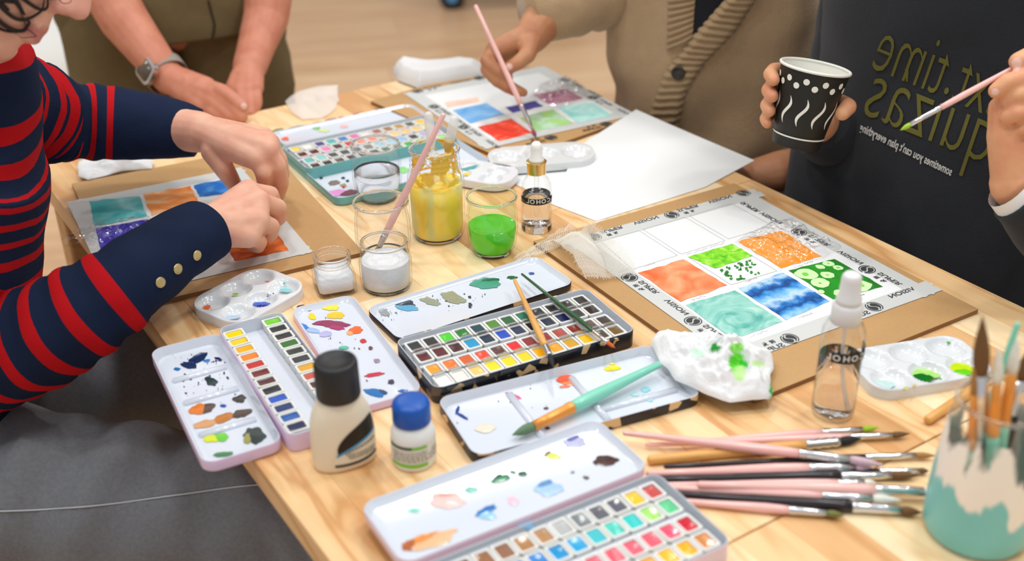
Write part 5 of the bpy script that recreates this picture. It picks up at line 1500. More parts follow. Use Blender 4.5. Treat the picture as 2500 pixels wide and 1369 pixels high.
for dx, dy in ((.5, 0), (.5, .24), (0, .24)):
    mb = MB(); mb.tube([Vector((dx, dy - .025, .055)), Vector((dx, dy + .025, .055))], .055, 20); edge_split(mb.build('castor_wheel', MATS['rubber_black'], ca), 40)
    mb = MB(); mb.box((dx, dy, .135), (.035, .075, .05)); mb.build('castor_fork', MATS['fork_blue'], ca, smooth=False)

# ================================================================== people
def fold(v, amp, sc, seed=0.0):
    return amp * noise.noise(Vector((v.x * sc[0] + seed, v.y * sc[1], v.z * sc[2])))

def loft_cloth(rows, n=32, k=8, up=None, amp=.004, fs=18.0, seed=0.0, ripple=None, s0=0.0, rev=False, caps=True, cuff_in=True):
    """rows: (Vector, rx, ry); returns MB in world space and per-vertex distance along the path"""
    sp = spline([(p.x, p.y, p.z, rx, ry) for p, rx, ry in rows], k)
    pts = [Vector(q[:3]) for q in sp]; rad = [(q[3], q[4]) for q in sp]
    rg = tube_rings(pts, rad, n, up)
    d = [0.0]
    for a, b in zip(pts, pts[1:]): d.append(d[-1] + (b - a).length)
    mb = MB(); out = []; sv = []
    for i, r in enumerate(rg):
        ring = []
        for j, v in enumerate(r):
            dirn = (v - pts[i]).normalized()
            f = amp * noise.noise(v * fs + Vector((seed, 0, 0))) + amp * .6 * noise.noise(v * fs * 2.3 + Vector((0, seed, 0)))
            if ripple: f += ripple(d[i], j / n)
            ring.append(v + dirn * f); sv.append(s0 + d[i])
        out.append(ring)
    mb.rings(out, True, caps, caps)
    return mb, sv, pts

def hand_mesh(forearm, mcps, fingers, thumb, palm_r=(.018, .0125), fr=.0088, voxel=.0021, extra=(), smooth=4, wrist_i=-1):
    """forearm: [(P, r)...] ending at the wrist; mcps: knuckle points; fingers: lists of joints from knuckle to tip"""
    mb = MB()
    if len(forearm) > 1: mb.chain([p for p, r in forearm], [r for p, r in forearm], 18)
    w = forearm[wrist_i][0]
    for i, m in enumerate(mcps):
        mb.capsule(w.lerp(m, .12), m, palm_r[0], palm_r[1], 14)
    for a, b in zip(mcps, mcps[1:]):
        mb.capsule(a, b, palm_r[1] * .95, palm_r[1] * .95, 12)
        mb.capsule(w.lerp(a, .55), w.lerp(b, .55), palm_r[0] * .85, palm_r[0] * .85, 12)
    for i, f in enumerate(fingers):
        k = (1.0, 1.03, .98, .86)[i % 4]
        rr = [fr * 1.16 * k, fr * 1.08 * k, fr * .98 * k, fr * .86 * k]
        mb.chain(f, rr[:len(f)] if len(f) == 4 else [fr * k * x for x in (1.12, 1.0, .86)][:len(f)], 12)
    if thumb:
        rr = [fr * 1.9, fr * 1.35, fr * 1.18, fr * .98]
        mb.chain(thumb, rr[:len(thumb)], 12)
    for a, b, ra, rb in extra: mb.capsule(a, b, ra, rb, 14)
    return remesh(mb, voxel, smooth, .5)

def head_mesh(M, voxel=.0036, neck=None):
    """M: local (x right, y forward, z up) to world"""
    mb = MB()
    R3 = M.to_3x3()
    def S(c, r): mb.sphere(M @ Vector(c), r, 20, 14, R3)
    S((0, -.012, .035), (.074, .096, .088)); S((0, .028, -.045), (.058, .062, .074)); S((0, .060, -.098), (.026, .026, .022))
    S((0, .018, -.088), (.050, .05, .03))
    for s in (-1, 1):
        S((s * .034, .058, -.022), (.026, .030, .026)); S((s * .030, .074, .012), (.016, .016, .011)); S((s * .028, .078, .030), (.022, .012, .008))
        S((s * .011, .096, -.040), (.0085, .011, .0075)); S((s * .079, -.008, -.008), (.009, .022, .030)); S((s * .045, .01, -.075), (.02, .035, .03))
    mb.chain([M @ Vector(p) for p in ((0, .082, .026), (0, .094, .002), (0, .106, -.028))], [.0095, .0105, .0120], 12)
    S((0, .108, -.033), (.0125, .0125, .011))
    S((0, .086, -.057), (.018, .010, .010)); S((0, .0905, -.0665), (.021, .0085, .0058)); S((0, .0895, -.0785), (.0185, .0088, .0068)); S((0, .074, -.090), (.022, .012, .010))
    nk = neck or M @ Vector((0, -.055, -.19))
    n0 = M @ Vector((0, -.030, -.04)); n1 = M @ Vector((0, -.040, -.09))
    mb.chain([n0, n1, n1.lerp(nk, .6), nk], [.050, .047, .046, .052], 18)
    return remesh(mb, voxel, 4, .5)

def lips_tint(M):
    Mi = M.inverted(); LIP = srgb(196, 112, 108)
    def f(v):
        q = Mi @ v
        d = ((q.x / .023) ** 2 + ((q.z + .072) / .0105) ** 2)
        if q.y > .082 and d < 1: return (LIP[0], LIP[1], LIP[2], min(1, (1 - d) * 2.5) * .8)
        if q.y > .09 and abs(q.x) < .02 and -.05 < q.z < -.02: return (*srgb(232, 160, 148)[:3], .5)
        return (0, 0, 0, 0)
    return f

def join_body(person, parts, skin, tintf=None, nails=()):
    mb = MB()
    for m in parts: mb.add(m.v, m.f)
    NAIL = srgb(240, 200, 190)
    tints = []
    for v in mb.v:
        t = tintf(v) if tintf else (0, 0, 0, 0)
        for (p, r) in nails:
            d = (v - p).length
            if d < r: t = (*NAIL[:3], min(1, (1 - d / r) * 3) * .85)
        tints.append(t)
    return mb.build('body', skin, person, world=True, tints=tints)

def hair_cap(person, M, col, seed, curls=0, long_=0.0):
    """locks of hair covering the skull"""
    mb = MB(); rl = random.Random(seed); R3 = M.to_3x3()
    mb2 = MB(); mb2.sphere(M @ Vector((0, -.022, .042)), (.082, .098, .090), 24, 16, R3)
    mb2.sphere(M @ Vector((0, -.055, -.02)), (.07, .065, .075), 20, 12, R3)
    if curls:
        mb2.sphere(M @ Vector((0, -.072, -.035)), (.076, .055, .080), 20, 12, R3)
        for s_ in (-1, 1):
            mb2.sphere(M @ Vector((s_ * .066, -.035, -.005)), (.026, .055, .062), 16, 10, R3); mb2.sphere(M @ Vector((s_ * .070, .018, .022)), (.017, .030, .040), 14, 10, R3)
            for q in range(26):
                mb2.sphere(M @ Vector((s_ * rl.uniform(.074, .090), rl.uniform(-.085, .035), rl.uniform(-.06, .06))), rl.uniform(.008, .015), 8, 6)
    for i in range(70):
        a, b = rl.uniform(0, 2 * math.pi), rl.uniform(-.2, 1.0)
        c = Vector((math.cos(a) * .078 * math.cos(b), math.sin(a) * .094 * math.cos(b) - .025, .042 + .088 * math.sin(b)))
        if c.y > .055 and c.z < .07: continue
        mb2.sphere(M @ c, rl.uniform(.010, .020), 8, 6)
    cap = remesh(mb2, .006, 2, .5)
    mb.add(cap.v, cap.f)
    for i in range(curls):
        a = rl.uniform(3.1, 6.3); h0 = rl.uniform(-.01, .08)
        st = Vector((math.cos(a) * .078, math.sin(a) * .090 - .01, h0))
        L = rl.uniform(.05, .11) + long_; turns = rl.uniform(1.2, 2.6); rr = rl.uniform(.006, .013)
        out = Vector((st.x, st.y, 0)).normalized()
        P = []
        g = (M.to_3x3().inverted() @ Vector((0, 0, -1))).normalized()
        for k in range(25):
            t = k / 24
            ax = st + out * .02 * math.sin(t * 2) + g * (L * t)
            o1 = out; o2 = g.cross(out).normalized()
            an = t * turns * 2 * math.pi + a
            P.append(M @ (ax + o1 * rr * math.cos(an) + o2 * rr * math.sin(an)))
        mb.tube(P, [lerp(.0018, .0007, k / 24) for k in range(25)], 6)
    return mb.build('hair', mat('hair_%d' % seed, col, .7, var=.3, vscale=90), person, world=True)

def shoe(person, p, d, m):
    """p: ankle on the floor, d: toe direction"""
    d = Vector((d.x, d.y, 0)).normalized(); rows = []
    for x, rx, ry, z in ((-.06, .030, .028, .035), (-.03, .045, .036, .042), (.03, .040, .038, .040), (.10, .034, .044, .034), (.16, .024, .040, .024), (.195, .010, .022, .016)):
        rows.append((Vector((p.x, p.y, max(z, rx + .002))) + d * x, rx, ry))
    mb, sv, _ = loft_cloth(rows, 18, 4, up=(0, 0, 1), amp=0)
    for v in mb.v: v.z = max(v.z, 0.003)
    mb.build('shoe', m, person, world=True)

DENIM = mat('denim_grey', srgb(116, 119, 125), .9, var=.25, vscale=240, bump=.3, bscale=900, sheen=.1)
DENIMB = mat('denim_blue', srgb(44, 54, 78), .9, var=.15, vscale=240, bump=.3, bscale=900)
SHOE = mat('shoe_dark', srgb(52, 50, 50), .5)

# ------------------------------------------------------------------ person in the striped sweater
SK1 = skin_mat('skin_fair', srgb(232, 184, 158), srgb(222, 158, 136))
p1 = thing('person', 'seated person in a navy and red striped sweater, pinching something over the left sheet', 'person', NA(.02, -1.12, -TZ))
STR = stripes_mat('striped_knit', srgb(178, 16, 24), srgb(22, 34, 60), .0325, .36, .118)
# far arm
farm = [(W(482, 326, 1.445), .0310, .036), (W(400, 312, 1.44), .040, .043), (W(290, 303, 1.43), .0455, .048), (W(190, 296, 1.41), .0480, .050), (W(120, 288, 1.38), .054, .056), (W(40, 262, 1.31), .058, .060), (W(-60, 235, 1.25), .060, .064), (W(-150, 230, 1.22), .060, .064)]
def rip(d, u):
    x = (d - .118) / .0325
    return (.0014 * math.cos(2 * math.pi * (x - .18)) if d > .11 else -.0008) + (.0045 * math.sin((d - .215) * 190) * math.exp(-((d - .235) / .035) ** 2))
mbF, sF, _ = loft_cloth(farm, 40, 12, up=(0, 0, 1), amp=.003, fs=22, seed=3, ripple=rip, s0=.016)
sF = [.118 + (q - .118) * 1.3 if q > .118 else q for q in sF]
# near arm
narm = [(T(499, 561, .076), .0335, .037), (T(470, 578, .076), .0345, .038), (T(400, 622, .072), .0375, .041), (T(295, 700, .058), .0430, .046), (T(175, 782, .030), .0500, .053), (T(60, 840, .0), .0560, .058), (T(-50, 860, -.02), .060, .062), (W(-150, 760, 1.15), .062, .064), (W(-200, 560, 1.13), .064, .066), (W(-215, 400, 1.11), .064, .066)]
mbN, sN, _ = loft_cloth(narm, 40, 12, up=(0, 0, 1), amp=.003, fs=20, seed=7, ripple=lambda d, u: (.0016 * math.cos(2 * math.pi * ((d - .118) / .0325 - .18)) if d > .11 else -.0006))
# torso
tor = [(W(-235, 1060, 1.30), .118, .15), (W(-240, 900, 1.27), .128, .155), (W(-238, 700, 1.235), .138, .16), (W(-215, 470, 1.21), .130, .165), (W(-165, 300, 1.19), .115, .16), (W(-110, 200, 1.17), .088, .115), (W(-85, 140, 1.15), .070, .085), (W(-80, 100, 1.14), .060, .066)]
mbT, sT, _ = loft_cloth(tor, 44, 10, up=tuple(N2), amp=.005, fs=12, seed=2)
sw = mbT.build('sweater', stripes_mat('striped_knit_torso', srgb(178, 16, 24), srgb(22, 34, 60), .0325, .36, .02), p1, world=True, svals=sT)
mbF.build('sleeve', STR, sw, world=True, svals=sF)
mbN.build('sleeve', STR, sw, world=True, svals=sN)
bvN = bvh_of([mbN])
SNAP = mat('snap_gold', srgb(214, 194, 140), .3, metal=.9)
for (x, y) in ((480, 623), (433, 656), (391, 689)):
    p, nr = hit(bvN, x, y, .0002)
    if p is None: continue
    q = nr.to_track_quat('Z', 'Y').to_matrix()
    mb = MB(); mb.lathe([(.0052, 0), (.0056, .0008), (.0050, .0016), (.0044, .0013), (.002, .0014)], 20); mb.v = [q @ v + p for v in mb.v]; mb.build('snap_button', SNAP, sw, world=True)
# hands
h = lambda x, y, z: T(x, y, z)
n_f = [(h(330, 672, .064), .030), (h(430, 603, .074), .0275), (h(508, 556, .076), .0255)]
mN = [h(606, 466, .082), h(632, 492, .080), h(628, 538, .070), h(606, 576, .060)]
fN = [[mN[0], h(660, 474, .070), h(668, 492, .048), h(655, 500, .028)], [mN[1], h(678, 506, .062), h(680, 532, .042), h(662, 540, .028)], [mN[2], h(662, 552, .052), h(660, 572, .036), h(644, 572, .024)], [mN[3], h(634, 590, .042), h(630, 602, .028), h(616, 600, .020)]]
tN = [h(540, 525, .060), h(575, 482, .046), h(612, 466, .032), h(638, 470, .022)]
hN = hand_mesh(n_f, mN, fN, tN, (.0205, .0138), .0094)
f_f = [(W(330, 306, 1.435), .030), (W(430, 316, 1.44), .0275), (h(488, 322, .105), .0255)]
mF = [h(628, 388, .098), h(652, 366, .106), h(656, 350, .104), h(645, 338, .098)]
fF = [[mF[0], h(642, 420, .084), h(646, 446, .056), h(638, 462, .032)], [mF[1], h(678, 404, .086), h(687, 446, .056), h(680, 476, .028)], [mF[2], h(682, 388, .082), h(690, 424, .056), h(685, 452, .032)], [mF[3], h(668, 372, .080), h(680, 404, .058), h(676, 430, .036)]]
tF = [h(525, 368, .092), h(545, 408, .076), h(563, 436, .054), h(574, 455, .034)]
hF = hand_mesh(f_f, mF, fF, tF, (.0215, .0142), .0094)
# head bowed over the work
fwd = (CR * .80 - CU * .54 + CF * .26).normalized()
upv = (CR * .56 + CU * .83); upv = (upv - fwd * upv.dot(fwd)).normalized()
xr = fwd.cross(upv).normalized()
R_ = Matrix((xr, fwd, upv)).transposed().to_4x4()
tip = W(219, 40, 1.06)
M1 = Matrix.Translation(tip - (R_ @ Vector((0, .121, -.033)))) @ R_
hd1 = head_mesh(M1, neck=tor[-2][0])
core = MB()
core.chain([tor[-2][0], tor[5][0], tor[3][0], tor[1][0], tor[0][0]], [.050, .048, .08, .10, .10], 16)
core.chain([tor[4][0], farm[6][0], farm[4][0], farm[2][0]], [.05, .045, .04, .032], 12); core.chain([tor[3][0], narm[8][0], narm[6][0], narm[3][0]], [.05, .045, .042, .034], 12)
hipn, hipf = T(-150, 1180, -.20), T(-120, 960, -.20)
kn, kf = T(820, 1265, -.21), T(640, 905, -.21)
core.chain([tor[0][0], hipn, kn, Vector((kn.x, kn.y, .10))], [.09, .07, .05, .035], 12); core.chain([tor[0][0], hipf, kf, Vector((kf.x, kf.y, .10))], [.09, .07, .05, .035], 12)
b1 = join_body(p1, [hd1, hN, hF, remesh(core, .012, 3)], SK1, lips_tint(M1))
hair_cap(p1, M1, srgb(34, 26, 24), 21, curls=46)
# a few loose curls falling over the cheek
mb = MB(); bvh1 = bvh_of([hd1])
def strand(path, wd, off=.004, curl=None):
    """lock of hair lying on the head along a pixel path"""
    sp = spline([(float(x), float(y)) for x, y in path], 8); P = []
    for px, py in sp:
        p, nr = hit(bvh1, px, py, off)
        if p is None:
            if not P: continue
            p = W(px, py, (P[-1] - CAM).dot(CF))
        P.append(p)
    for it in range(3): P = [P[0]] + [(P[i - 1] + P[i] * 2 + P[i + 1]) / 4 for i in range(1, len(P) - 1)] + [P[-1]]
    m_ = len(P) - 1
    mb.tube(P, [wd * (1 - .75 * (i / m_) ** 2) for i in range(m_ + 1)], 7)
strand([(-60, -90), (-40, -20), (-25, 20), (0, 48), (30, 66), (58, 66), (70, 52), (56, 40), (28, 36)], .0024)
strand([(-40, -90), (-20, -30), (0, 10), (36, 40), (70, 36), (96, 18), (100, -10)], .0022)
strand([(-70, -70), (-50, 0), (-30, 44), (6, 66), (44, 72)], .0024)
strand([(0, -100), (20, -50), (50, -10), (92, 18), (112, 8), (104, -20)], .0022)
strand([(30, -110), (60, -60), (90, -25), (118, -4), (140, -8)], .0018)
strand([(60, -120), (100, -60), (132, -14), (150, 10), (172, 8), (178, -14)], .0006)
strand([(10, -60), (40, 10), (62, 60), (84, 84), (60, 88), (30, 76)], .0006)
for k in range(16):
    rl = random.Random(k + 70); x0, y0 = rl.uniform(-110, -10), rl.uniform(-110, -20)
    strand([(x0, y0), (x0 + 34 + rl.uniform(-10, 10), y0 + 22), (x0 + 60, y0 + 30 + rl.uniform(-16, 16)), (x0 + 92, y0 + 46 + rl.uniform(-12, 12))], rl.uniform(.004, .006), .003)
mb.build('loose_curls', MATS['hair_21'], p1, world=True)
# jeans
thn = [(T(-230, 1150, -.18), .105, .11), (T(-60, 1185, -.185), .098, .098), (T(250, 1215, -.195), .088, .088), (T(560, 1240, -.205), .078, .078), (T(780, 1262, -.21), .070, .070), (kn + Vector((0, 0, -.03)), .068, .068), (Vector((kn.x, kn.y, .30)), .062, .062), (Vector((kn.x - .02, kn.y, .09)), .066, .066)]
thf = [(T(-200, 960, -.18), .105, .11), (T(-60, 945, -.185), .098, .098), (T(160, 930, -.195), .086, .086), (T(420, 915, -.205), .078, .078), (T(600, 905, -.21), .070, .070), (kf + Vector((0, 0, -.03)), .068, .068), (Vector((kf.x, kf.y, .30)), .062, .062), (Vector((kf.x - .02, kf.y, .09)), .066, .066)]
jeans = None
for k, th in enumerate((thn, thf)):
    mb, sv, _ = loft_cloth(th, 40, 12, up=(0, 0, 1), amp=.007, fs=11, seed=k * 5 + 1, ripple=lambda d, u: .008 * math.sin(d * 75 + u * 13) * (.3 + max(0, math.sin(d * 7 + u * 5))) + .003 * math.sin(d * 165 - u * 21) * max(0, math.sin(d * 11 + u * 9)))
    if k == 0:
        jeans = mb.build('jeans', DENIM, p1, world=True); bvj = bvh_of([mb])
    else:
        mb.build('trouser_leg', DENIM, jeans, world=True)
# side seam stitched along the near thigh
P = []
for i in range(60):
    t = i / 59; x = lerp(-20, 690, t); y = 1248 - 62 * t + 8 * math.sin(t * 5)
    q, nr = hit(bvj, x, y, .0006)
    if q is not None: P.append(q)
mb = MB(); mb.tube(P, .0011, 6); mb.build('side_seam', mat('denim_seam', srgb(176, 180, 186), .9), jeans, world=True)
for kp in (kn, kf): shoe(p1, Vector((kp.x - .02, kp.y, 0)), N2, SHOE)
# stool under the sitter
stc = (hipn + hipf) / 2 - N2 * .02
sl = thing('stool', 'round wooden stool under the striped sweater wearer', 'stool', (stc.x, stc.y, 0))
mb = MB(); mb.lathe([(.15, .415), (.165, .42), (.165, .44), (.155, .448), (.01, .449)], 28); edge_split(mb.build('seat', PINE_DARK, sl), 40)
for a in (45, 135, 225, 315):
    c_, s_ = math.cos(math.radians(a)), math.sin(math.radians(a))
    mb = MB(); mb.tube([Vector((c_ * .16, s_ * .16, 0)), Vector((c_ * .11, s_ * .11, .418))], [.013, .017], 12); mb.build('leg', PINE_DARK, sl)

# ------------------------------------------------------------------ person standing in khaki
SK2 = skin_mat('skin_rosy', srgb(214, 146, 120), srgb(196, 122, 98))
KHA = mat('khaki', srgb(112, 98, 66), .9, var=.14, vscale=60, bump=.3, bscale=500)
KHD = mat('khaki_dark', srgb(58, 48, 32), .9)
C2 = W(440, 120, 2.02)
p2_ = thing('person', 'person standing in khaki trousers with bare forearms crossed low and a watch', 'person', (C2.x, C2.y, 0))
F2 = (CAM - C2); F2.z = 0; F2.normalize()
S2 = Vector((-F2.y, F2.x, 0))
def up2(z, dx=0, df=0): return Vector((C2.x, C2.y, z)) + S2 * dx + F2 * df
tz = [(up2(1.20), .115, .150), (up2(1.08), .120, .165), (up2(.98), .130, .185), (up2(.88), .140, .195), (up2(.80), .135, .190)]
mb, sv, _ = loft_cloth(tz, 48, 10, up=tuple(F2), amp=.010, fs=9, seed=4)
tr2 = mb.build('trousers', KHA, p2_, world=True); bv2 = bvh_of([mb])
for s in (-1, 1):
    lg = [(up2(.86, s * .085), .115, .105), (up2(.70, s * .095), .100, .098), (up2(.45, s * .10), .085, .085), (up2(.09, s * .10), .085, .085)]
    mb, sv, _ = loft_cloth(lg, 36, 8, up=tuple(F2), amp=.009, fs=10, seed=s * 3 + 6); mb.build('trouser_leg', KHA, tr2, world=True)
    shoe(p2_, up2(0, s * .10), F2, SHOE)
# fly seam and a strip of painted fold shade on the front
def on_strip(bv, name, a, b, w, m, parent, off=.003, n=26, rib=0):
    """strip between two pixel polylines laid on a garment"""
    def along(pl, t):
        L = [0]
        for p, q in zip(pl, pl[1:]): L.append(L[-1] + math.dist(p, q))
        d = t * L[-1]
        for i in range(len(pl) - 1):
            if d <= L[i + 1] + 1e-9:
                k = (d - L[i]) / max(1e-9, L[i + 1] - L[i]); return (lerp(pl[i][0], pl[i + 1][0], k), lerp(pl[i][1], pl[i + 1][1], k))
        return pl[-1]
    mb = MB(); R = []; last = None
    for i in range(n + 1):
        A, B = along(a, i / n), along(b, i / n); row = []
        for j in range(w + 1):
            x, y = lerp(A[0], B[0], j / w), lerp(A[1], B[1], j / w)
            p, nr = hit(bv, x, y, off + (rib * (1 if (i // 2) % 2 else -.5) if rib else 0) - (off * .9 if j in (0, w) else 0))
            if p is None: p = last
            last = p; row.append(p)
        if all(q is not None for q in row): R.append(row)
    mb.rings(R, close=False, cap0=False, cap1=False)
    return mb.build(name, m, parent, world=True)
on_strip(bv2, 'fly_seam', [(505, 0), (520, 60), (512, 120)], [(511, 0), (527, 60), (519, 120)], 2, KHD, tr2, n=16)
on_strip(bv2, 'fold_shade', [(468, 120), (490, 150), (540, 185)], [(520, 92), (552, 120), (566, 160)], 4, mat('fold_shade_dark', srgb(30, 24, 18), 1.0), tr2, n=12)  # dark strip painted on as the shade between legs and hand
# shirt, sleeves rolled above the frame
SHIRT2 = mat('shirt_white', srgb(226, 226, 222), .9, bump=.2, bscale=300)
tz = [(up2(1.14), .125, .170), (up2(1.24), .122, .175), (up2(1.38), .120, .19), (up2(1.48), .095, .17), (up2(1.55), .060, .075)]
mb, sv, _ = loft_cloth(tz, 40, 8, up=tuple(F2), amp=.008, fs=10, seed=14); sh2 = mb.build('shirt', SHIRT2, p2_, world=True)
eA, eB = W(190, -150, 1.80), W(668, -130, 1.90)
for s, e in ((1, eA), (-1, eB)):
    so = up2(1.46, (-.19 if (e - C2).dot(S2) < 0 else .19), .0)
    mb, sv, _ = loft_cloth([(e + (so - e) * .12, .050, .050), (e.lerp(so, .5), .056, .056), (so, .064, .064)], 28, 8, amp=.004, seed=s + 8); mb.build('sleeve', SHIRT2, sh2, world=True)
w_ = lambda x, y, d: W(x, y, d)
a_f = [(eA, .043), (w_(304, 50, 1.805), .0385), (w_(368, 134, 1.80), .0315), (w_(412, 190, 1.80), .0265)]
mA = [w_(505, 210, 1.755), w_(520, 228, 1.745), w_(516, 246, 1.745), w_(500, 260, 1.75)]
fA = [[mA[0], w_(545, 222, 1.735), w_(574, 243, 1.725), w_(594, 260, 1.72)], [mA[1], w_(556, 252, 1.735), w_(580, 272, 1.728), w_(592, 285, 1.725)], [mA[2], w_(545, 268, 1.735), w_(562, 282, 1.73), w_(572, 288, 1.73)], [mA[3], w_(522, 274, 1.74), w_(538, 286, 1.735), w_(546, 290, 1.735)]]
hA = hand_mesh(a_f, mA, fA, None, (.0225, .0145), .0098, .0024)
b_f = [(eB, .044), (w_(650, 40, 1.90), .0375), (w_(628, 105, 1.87), .0310), (w_(609, 165, 1.835), .0270)]
mB_ = [w_(572, 215, 1.80), w_(590, 222, 1.79), w_(608, 222, 1.79), w_(622, 214, 1.80)]
fB = [[mB_[0], w_(570, 245, 1.785), w_(580, 262, 1.78), w_(588, 274, 1.775)], [mB_[1], w_(592, 250, 1.775), w_(598, 268, 1.77), w_(600, 280, 1.765)], [mB_[2], w_(612, 248, 1.775), w_(614, 264, 1.77), w_(612, 277, 1.765)], [mB_[3], w_(627, 238, 1.785), w_(628, 254, 1.78), w_(624, 266, 1.775)]]
hB = hand_mesh(b_f, mB_, fB, None, (.0225, .0145), .0098, .0024)
Mh = Matrix.Translation(up2(1.72, 0, .02)) @ Matrix((S2 * -1, F2, Vector((0, 0, 1)))).transposed().to_4x4()
core = MB(); core.chain([up2(1.56), up2(1.35), up2(1.0), up2(.86)], [.055, .10, .11, .11], 16)
for s in (-1, 1): core.chain([up2(.86, s * .085), up2(.45, s * .10), up2(.06, s * .10)], [.08, .055, .035], 12)
core.chain([up2(1.45), up2(1.44, .17), eA if (eA - C2).dot(S2) > 0 else eB], [.06, .05, .04], 12); core.chain([up2(1.45), up2(1.44, -.17), eB if (eA - C2).dot(S2) > 0 else eA], [.06, .05, .04], 12)
join_body(p2_, [head_mesh(Mh, .005), hA, hB, remesh(core, .012, 3)], SK2, lips_tint(Mh), [(w_(597, 259, 1.711), .0075)])
hair_cap(p2_, Mh, srgb(60, 44, 34), 22)
# watch
wp = w_(404, 180, 1.803); wa = (w_(412, 190, 1.80) - w_(370, 135, 1.83)).normalized()
wt = thing('wristwatch', 'square-faced silver watch on a grey strap, on the wrist of the khaki-clad person', 'watch', wp)
n_ = (CAM - wp).normalized(); n_ = (n_ - wa * n_.dot(wa)).normalized(); sd = wa.cross(n_)
mb = MB(); rg = []
for i in range(37):
    a = 2 * math.pi * i / 36; o_ = n_ * math.cos(a) * .0300 + sd * math.sin(a) * .0320
    o2 = o_ * 1.055
    rg.append([wp + o_ - wa * .011, wp + o2 - wa * .011, wp + o2 + wa * .011, wp + o_ + wa * .011])
mb.rings(rg, True, False, False); edge_split(mb.build('strap', mat('strap_grey', srgb(150, 142, 134), .7), wt, world=True), 40)
face_n = (n_ * .82 - sd * .57).normalized() if (sd.dot(CR) > 0) else (n_ * .82 + sd * .57).normalized()
fx = wa; fy = face_n.cross(fx)
fcx = wp + face_n * .0335
def wbox(L_, W_, r_, z0, z1): return [[fcx + fx * x + fy * y + face_n * z for x, y in rrect(L_, W_, r_, 5)] for z in (z0, z1)]
mb = MB(); mb.rings(wbox(.043, .037, .010, -.004, .004) + [[fcx + fx * x + fy * y + face_n * .005 for x, y in rrect(.039, .033, .009, 5)]]); edge_split(mb.build('case', mat('case_silver', srgb(220, 220, 222), .25, metal=1), wt, world=True), 40)
mb = MB(); mb.rings([[fcx + fx * x + fy * y + face_n * z for x, y in rrect(.035, .029, .008, 5)] for z in (.0049, .0056)]); mb.build('screen', mat('screen_dark', srgb(90, 80, 68), .15), wt, world=True)

# ------------------------------------------------------------------ person in the cardigan
SK3 = skin_mat('skin_tan', srgb(196, 142, 104), srgb(178, 116, 84))
CARD = mat('cardigan', srgb(176, 148, 114), .95, var=.10, vscale=45, bump=.6, bscale=380, sheen=.25)
C3 = W(1755, 150, 1.86)
F3 = (-N2 * .95 + A2 * .32).normalized(); S3 = Vector((-F3.y, F3.x, 0))
p3_ = thing('person', 'seated person in a brown ribbed cardigan painting the far sheet', 'person', (C3.x, C3.y, 0))
def at3(z, df=0, ds=0): return Vector((C3.x, C3.y, z)) + F3 * df + S3 * ds
t3 = [(at3(.44, -.02), .13, .17), (at3(.52, -.01), .15, .185), (at3(.62, .0), .155, .185), (at3(.74, .01), .15, .18), (at3(.88, .03), .145, .182), (at3(1.02, .05), .135, .19), (at3(1.14, .07), .115, .185), (at3(1.21, .08), .080, .12), (at3(1.25, .085), .060, .07)]
mb, sv, _ = loft_cloth(t3, 56, 10, up=tuple(F3), amp=.010, fs=8, seed=31, ripple=lambda d, u: .009 * math.sin(u * 26 + d * 7) + .004 * math.sin(u * 51 - d * 16))
cg = mb.build('cardigan', CARD, p3_, world=True); bv3 = bvh_of([mb])
CARDB = mat('cardigan_rib', srgb(168, 142, 108), .95, bump=.5, bscale=400, sheen=.2)
on_strip(bv3, 't_shirt', [(1695, -60), (1697, 0), (1690, 92)], [(1820, -60), (1770, 0), (1694, 96)], 8, mat('tee_black', srgb(16, 18, 26), .9), cg, off=.002, n=20)
on_strip(bv3, 'button_band', [(1634, -60), (1631, 0), (1629, 123)], [(1702, -60), (1699, 0), (1692, 92)], 6, CARDB, cg, off=.007, n=44, rib=.0030)
on_strip(bv3, 'button_band', [(1822, -60), (1767, 0), (1692, 86), (1624, 173), (1589, 274), (1570, 340)], [(1890, -60), (1843, 0), (1800, 70), (1723, 151), (1679, 219), (1650, 330)], 6, CARDB, cg, off=.010, n=96, rib=.0030)
p, nr = hit(bv3, 1661, 172, .011)
q = nr.to_track_quat('Z', 'Y').to_matrix(); mb = MB(); mb.lathe([(.0095, 0), (.0108, .0015), (.0105, .0035), (.0085, .0042), (.0075, .0030), (.001, .0028)], 24); mb.v = [q @ v + p for v in mb.v]; mb.build('button', mat('button_dark', srgb(46, 42, 34), .35), cg, world=True)
sl3 = [(W(1290, 38, 1.725), .041, .043), (W(1345, 22, 1.735), .047, .049), (W(1420, -5, 1.75), .052, .054), (W(1500, -45, 1.79), .058, .060), (W(1560, -120, 1.83), .062, .064), (W(1600, -230, 1.85), .068, .068), (W(1640, -300, 1.86), .068, .07)]
mb, sv, _ = loft_cloth(sl3, 36, 9, up=(0, 0, 1), amp=.006, fs=16, seed=33, ripple=lambda d, u: .004 * math.sin(d * 120) * math.exp(-((d - .16) / .08) ** 2)); mb.build('sleeve', CARD, cg, world=True)
sl3b = [(W(2035, 395, 1.68), .046, .048), (W(2090, 350, 1.74), .055, .056), (W(2080, 200, 1.80), .060, .062), (W(2000, 0, 1.84), .064, .066), (W(1950, -140, 1.86), .068, .07)]
mb, sv, _ = loft_cloth(sl3b, 32, 8, amp=.006, fs=14, seed=35); mb.build('sleeve', CARD, cg, world=True)
a3 = [(W(1400, 0, 1.745), .034), (W(1325, 52, 1.72), .031), (W(1298, 88, 1.70), .0265)]
d0 = 1.675
m3 = [w_(1208, 122, d0), w_(1202, 138, d0 + .012), w_(1212, 152, d0 + .022), w_(1230, 162, d0 + .03)]
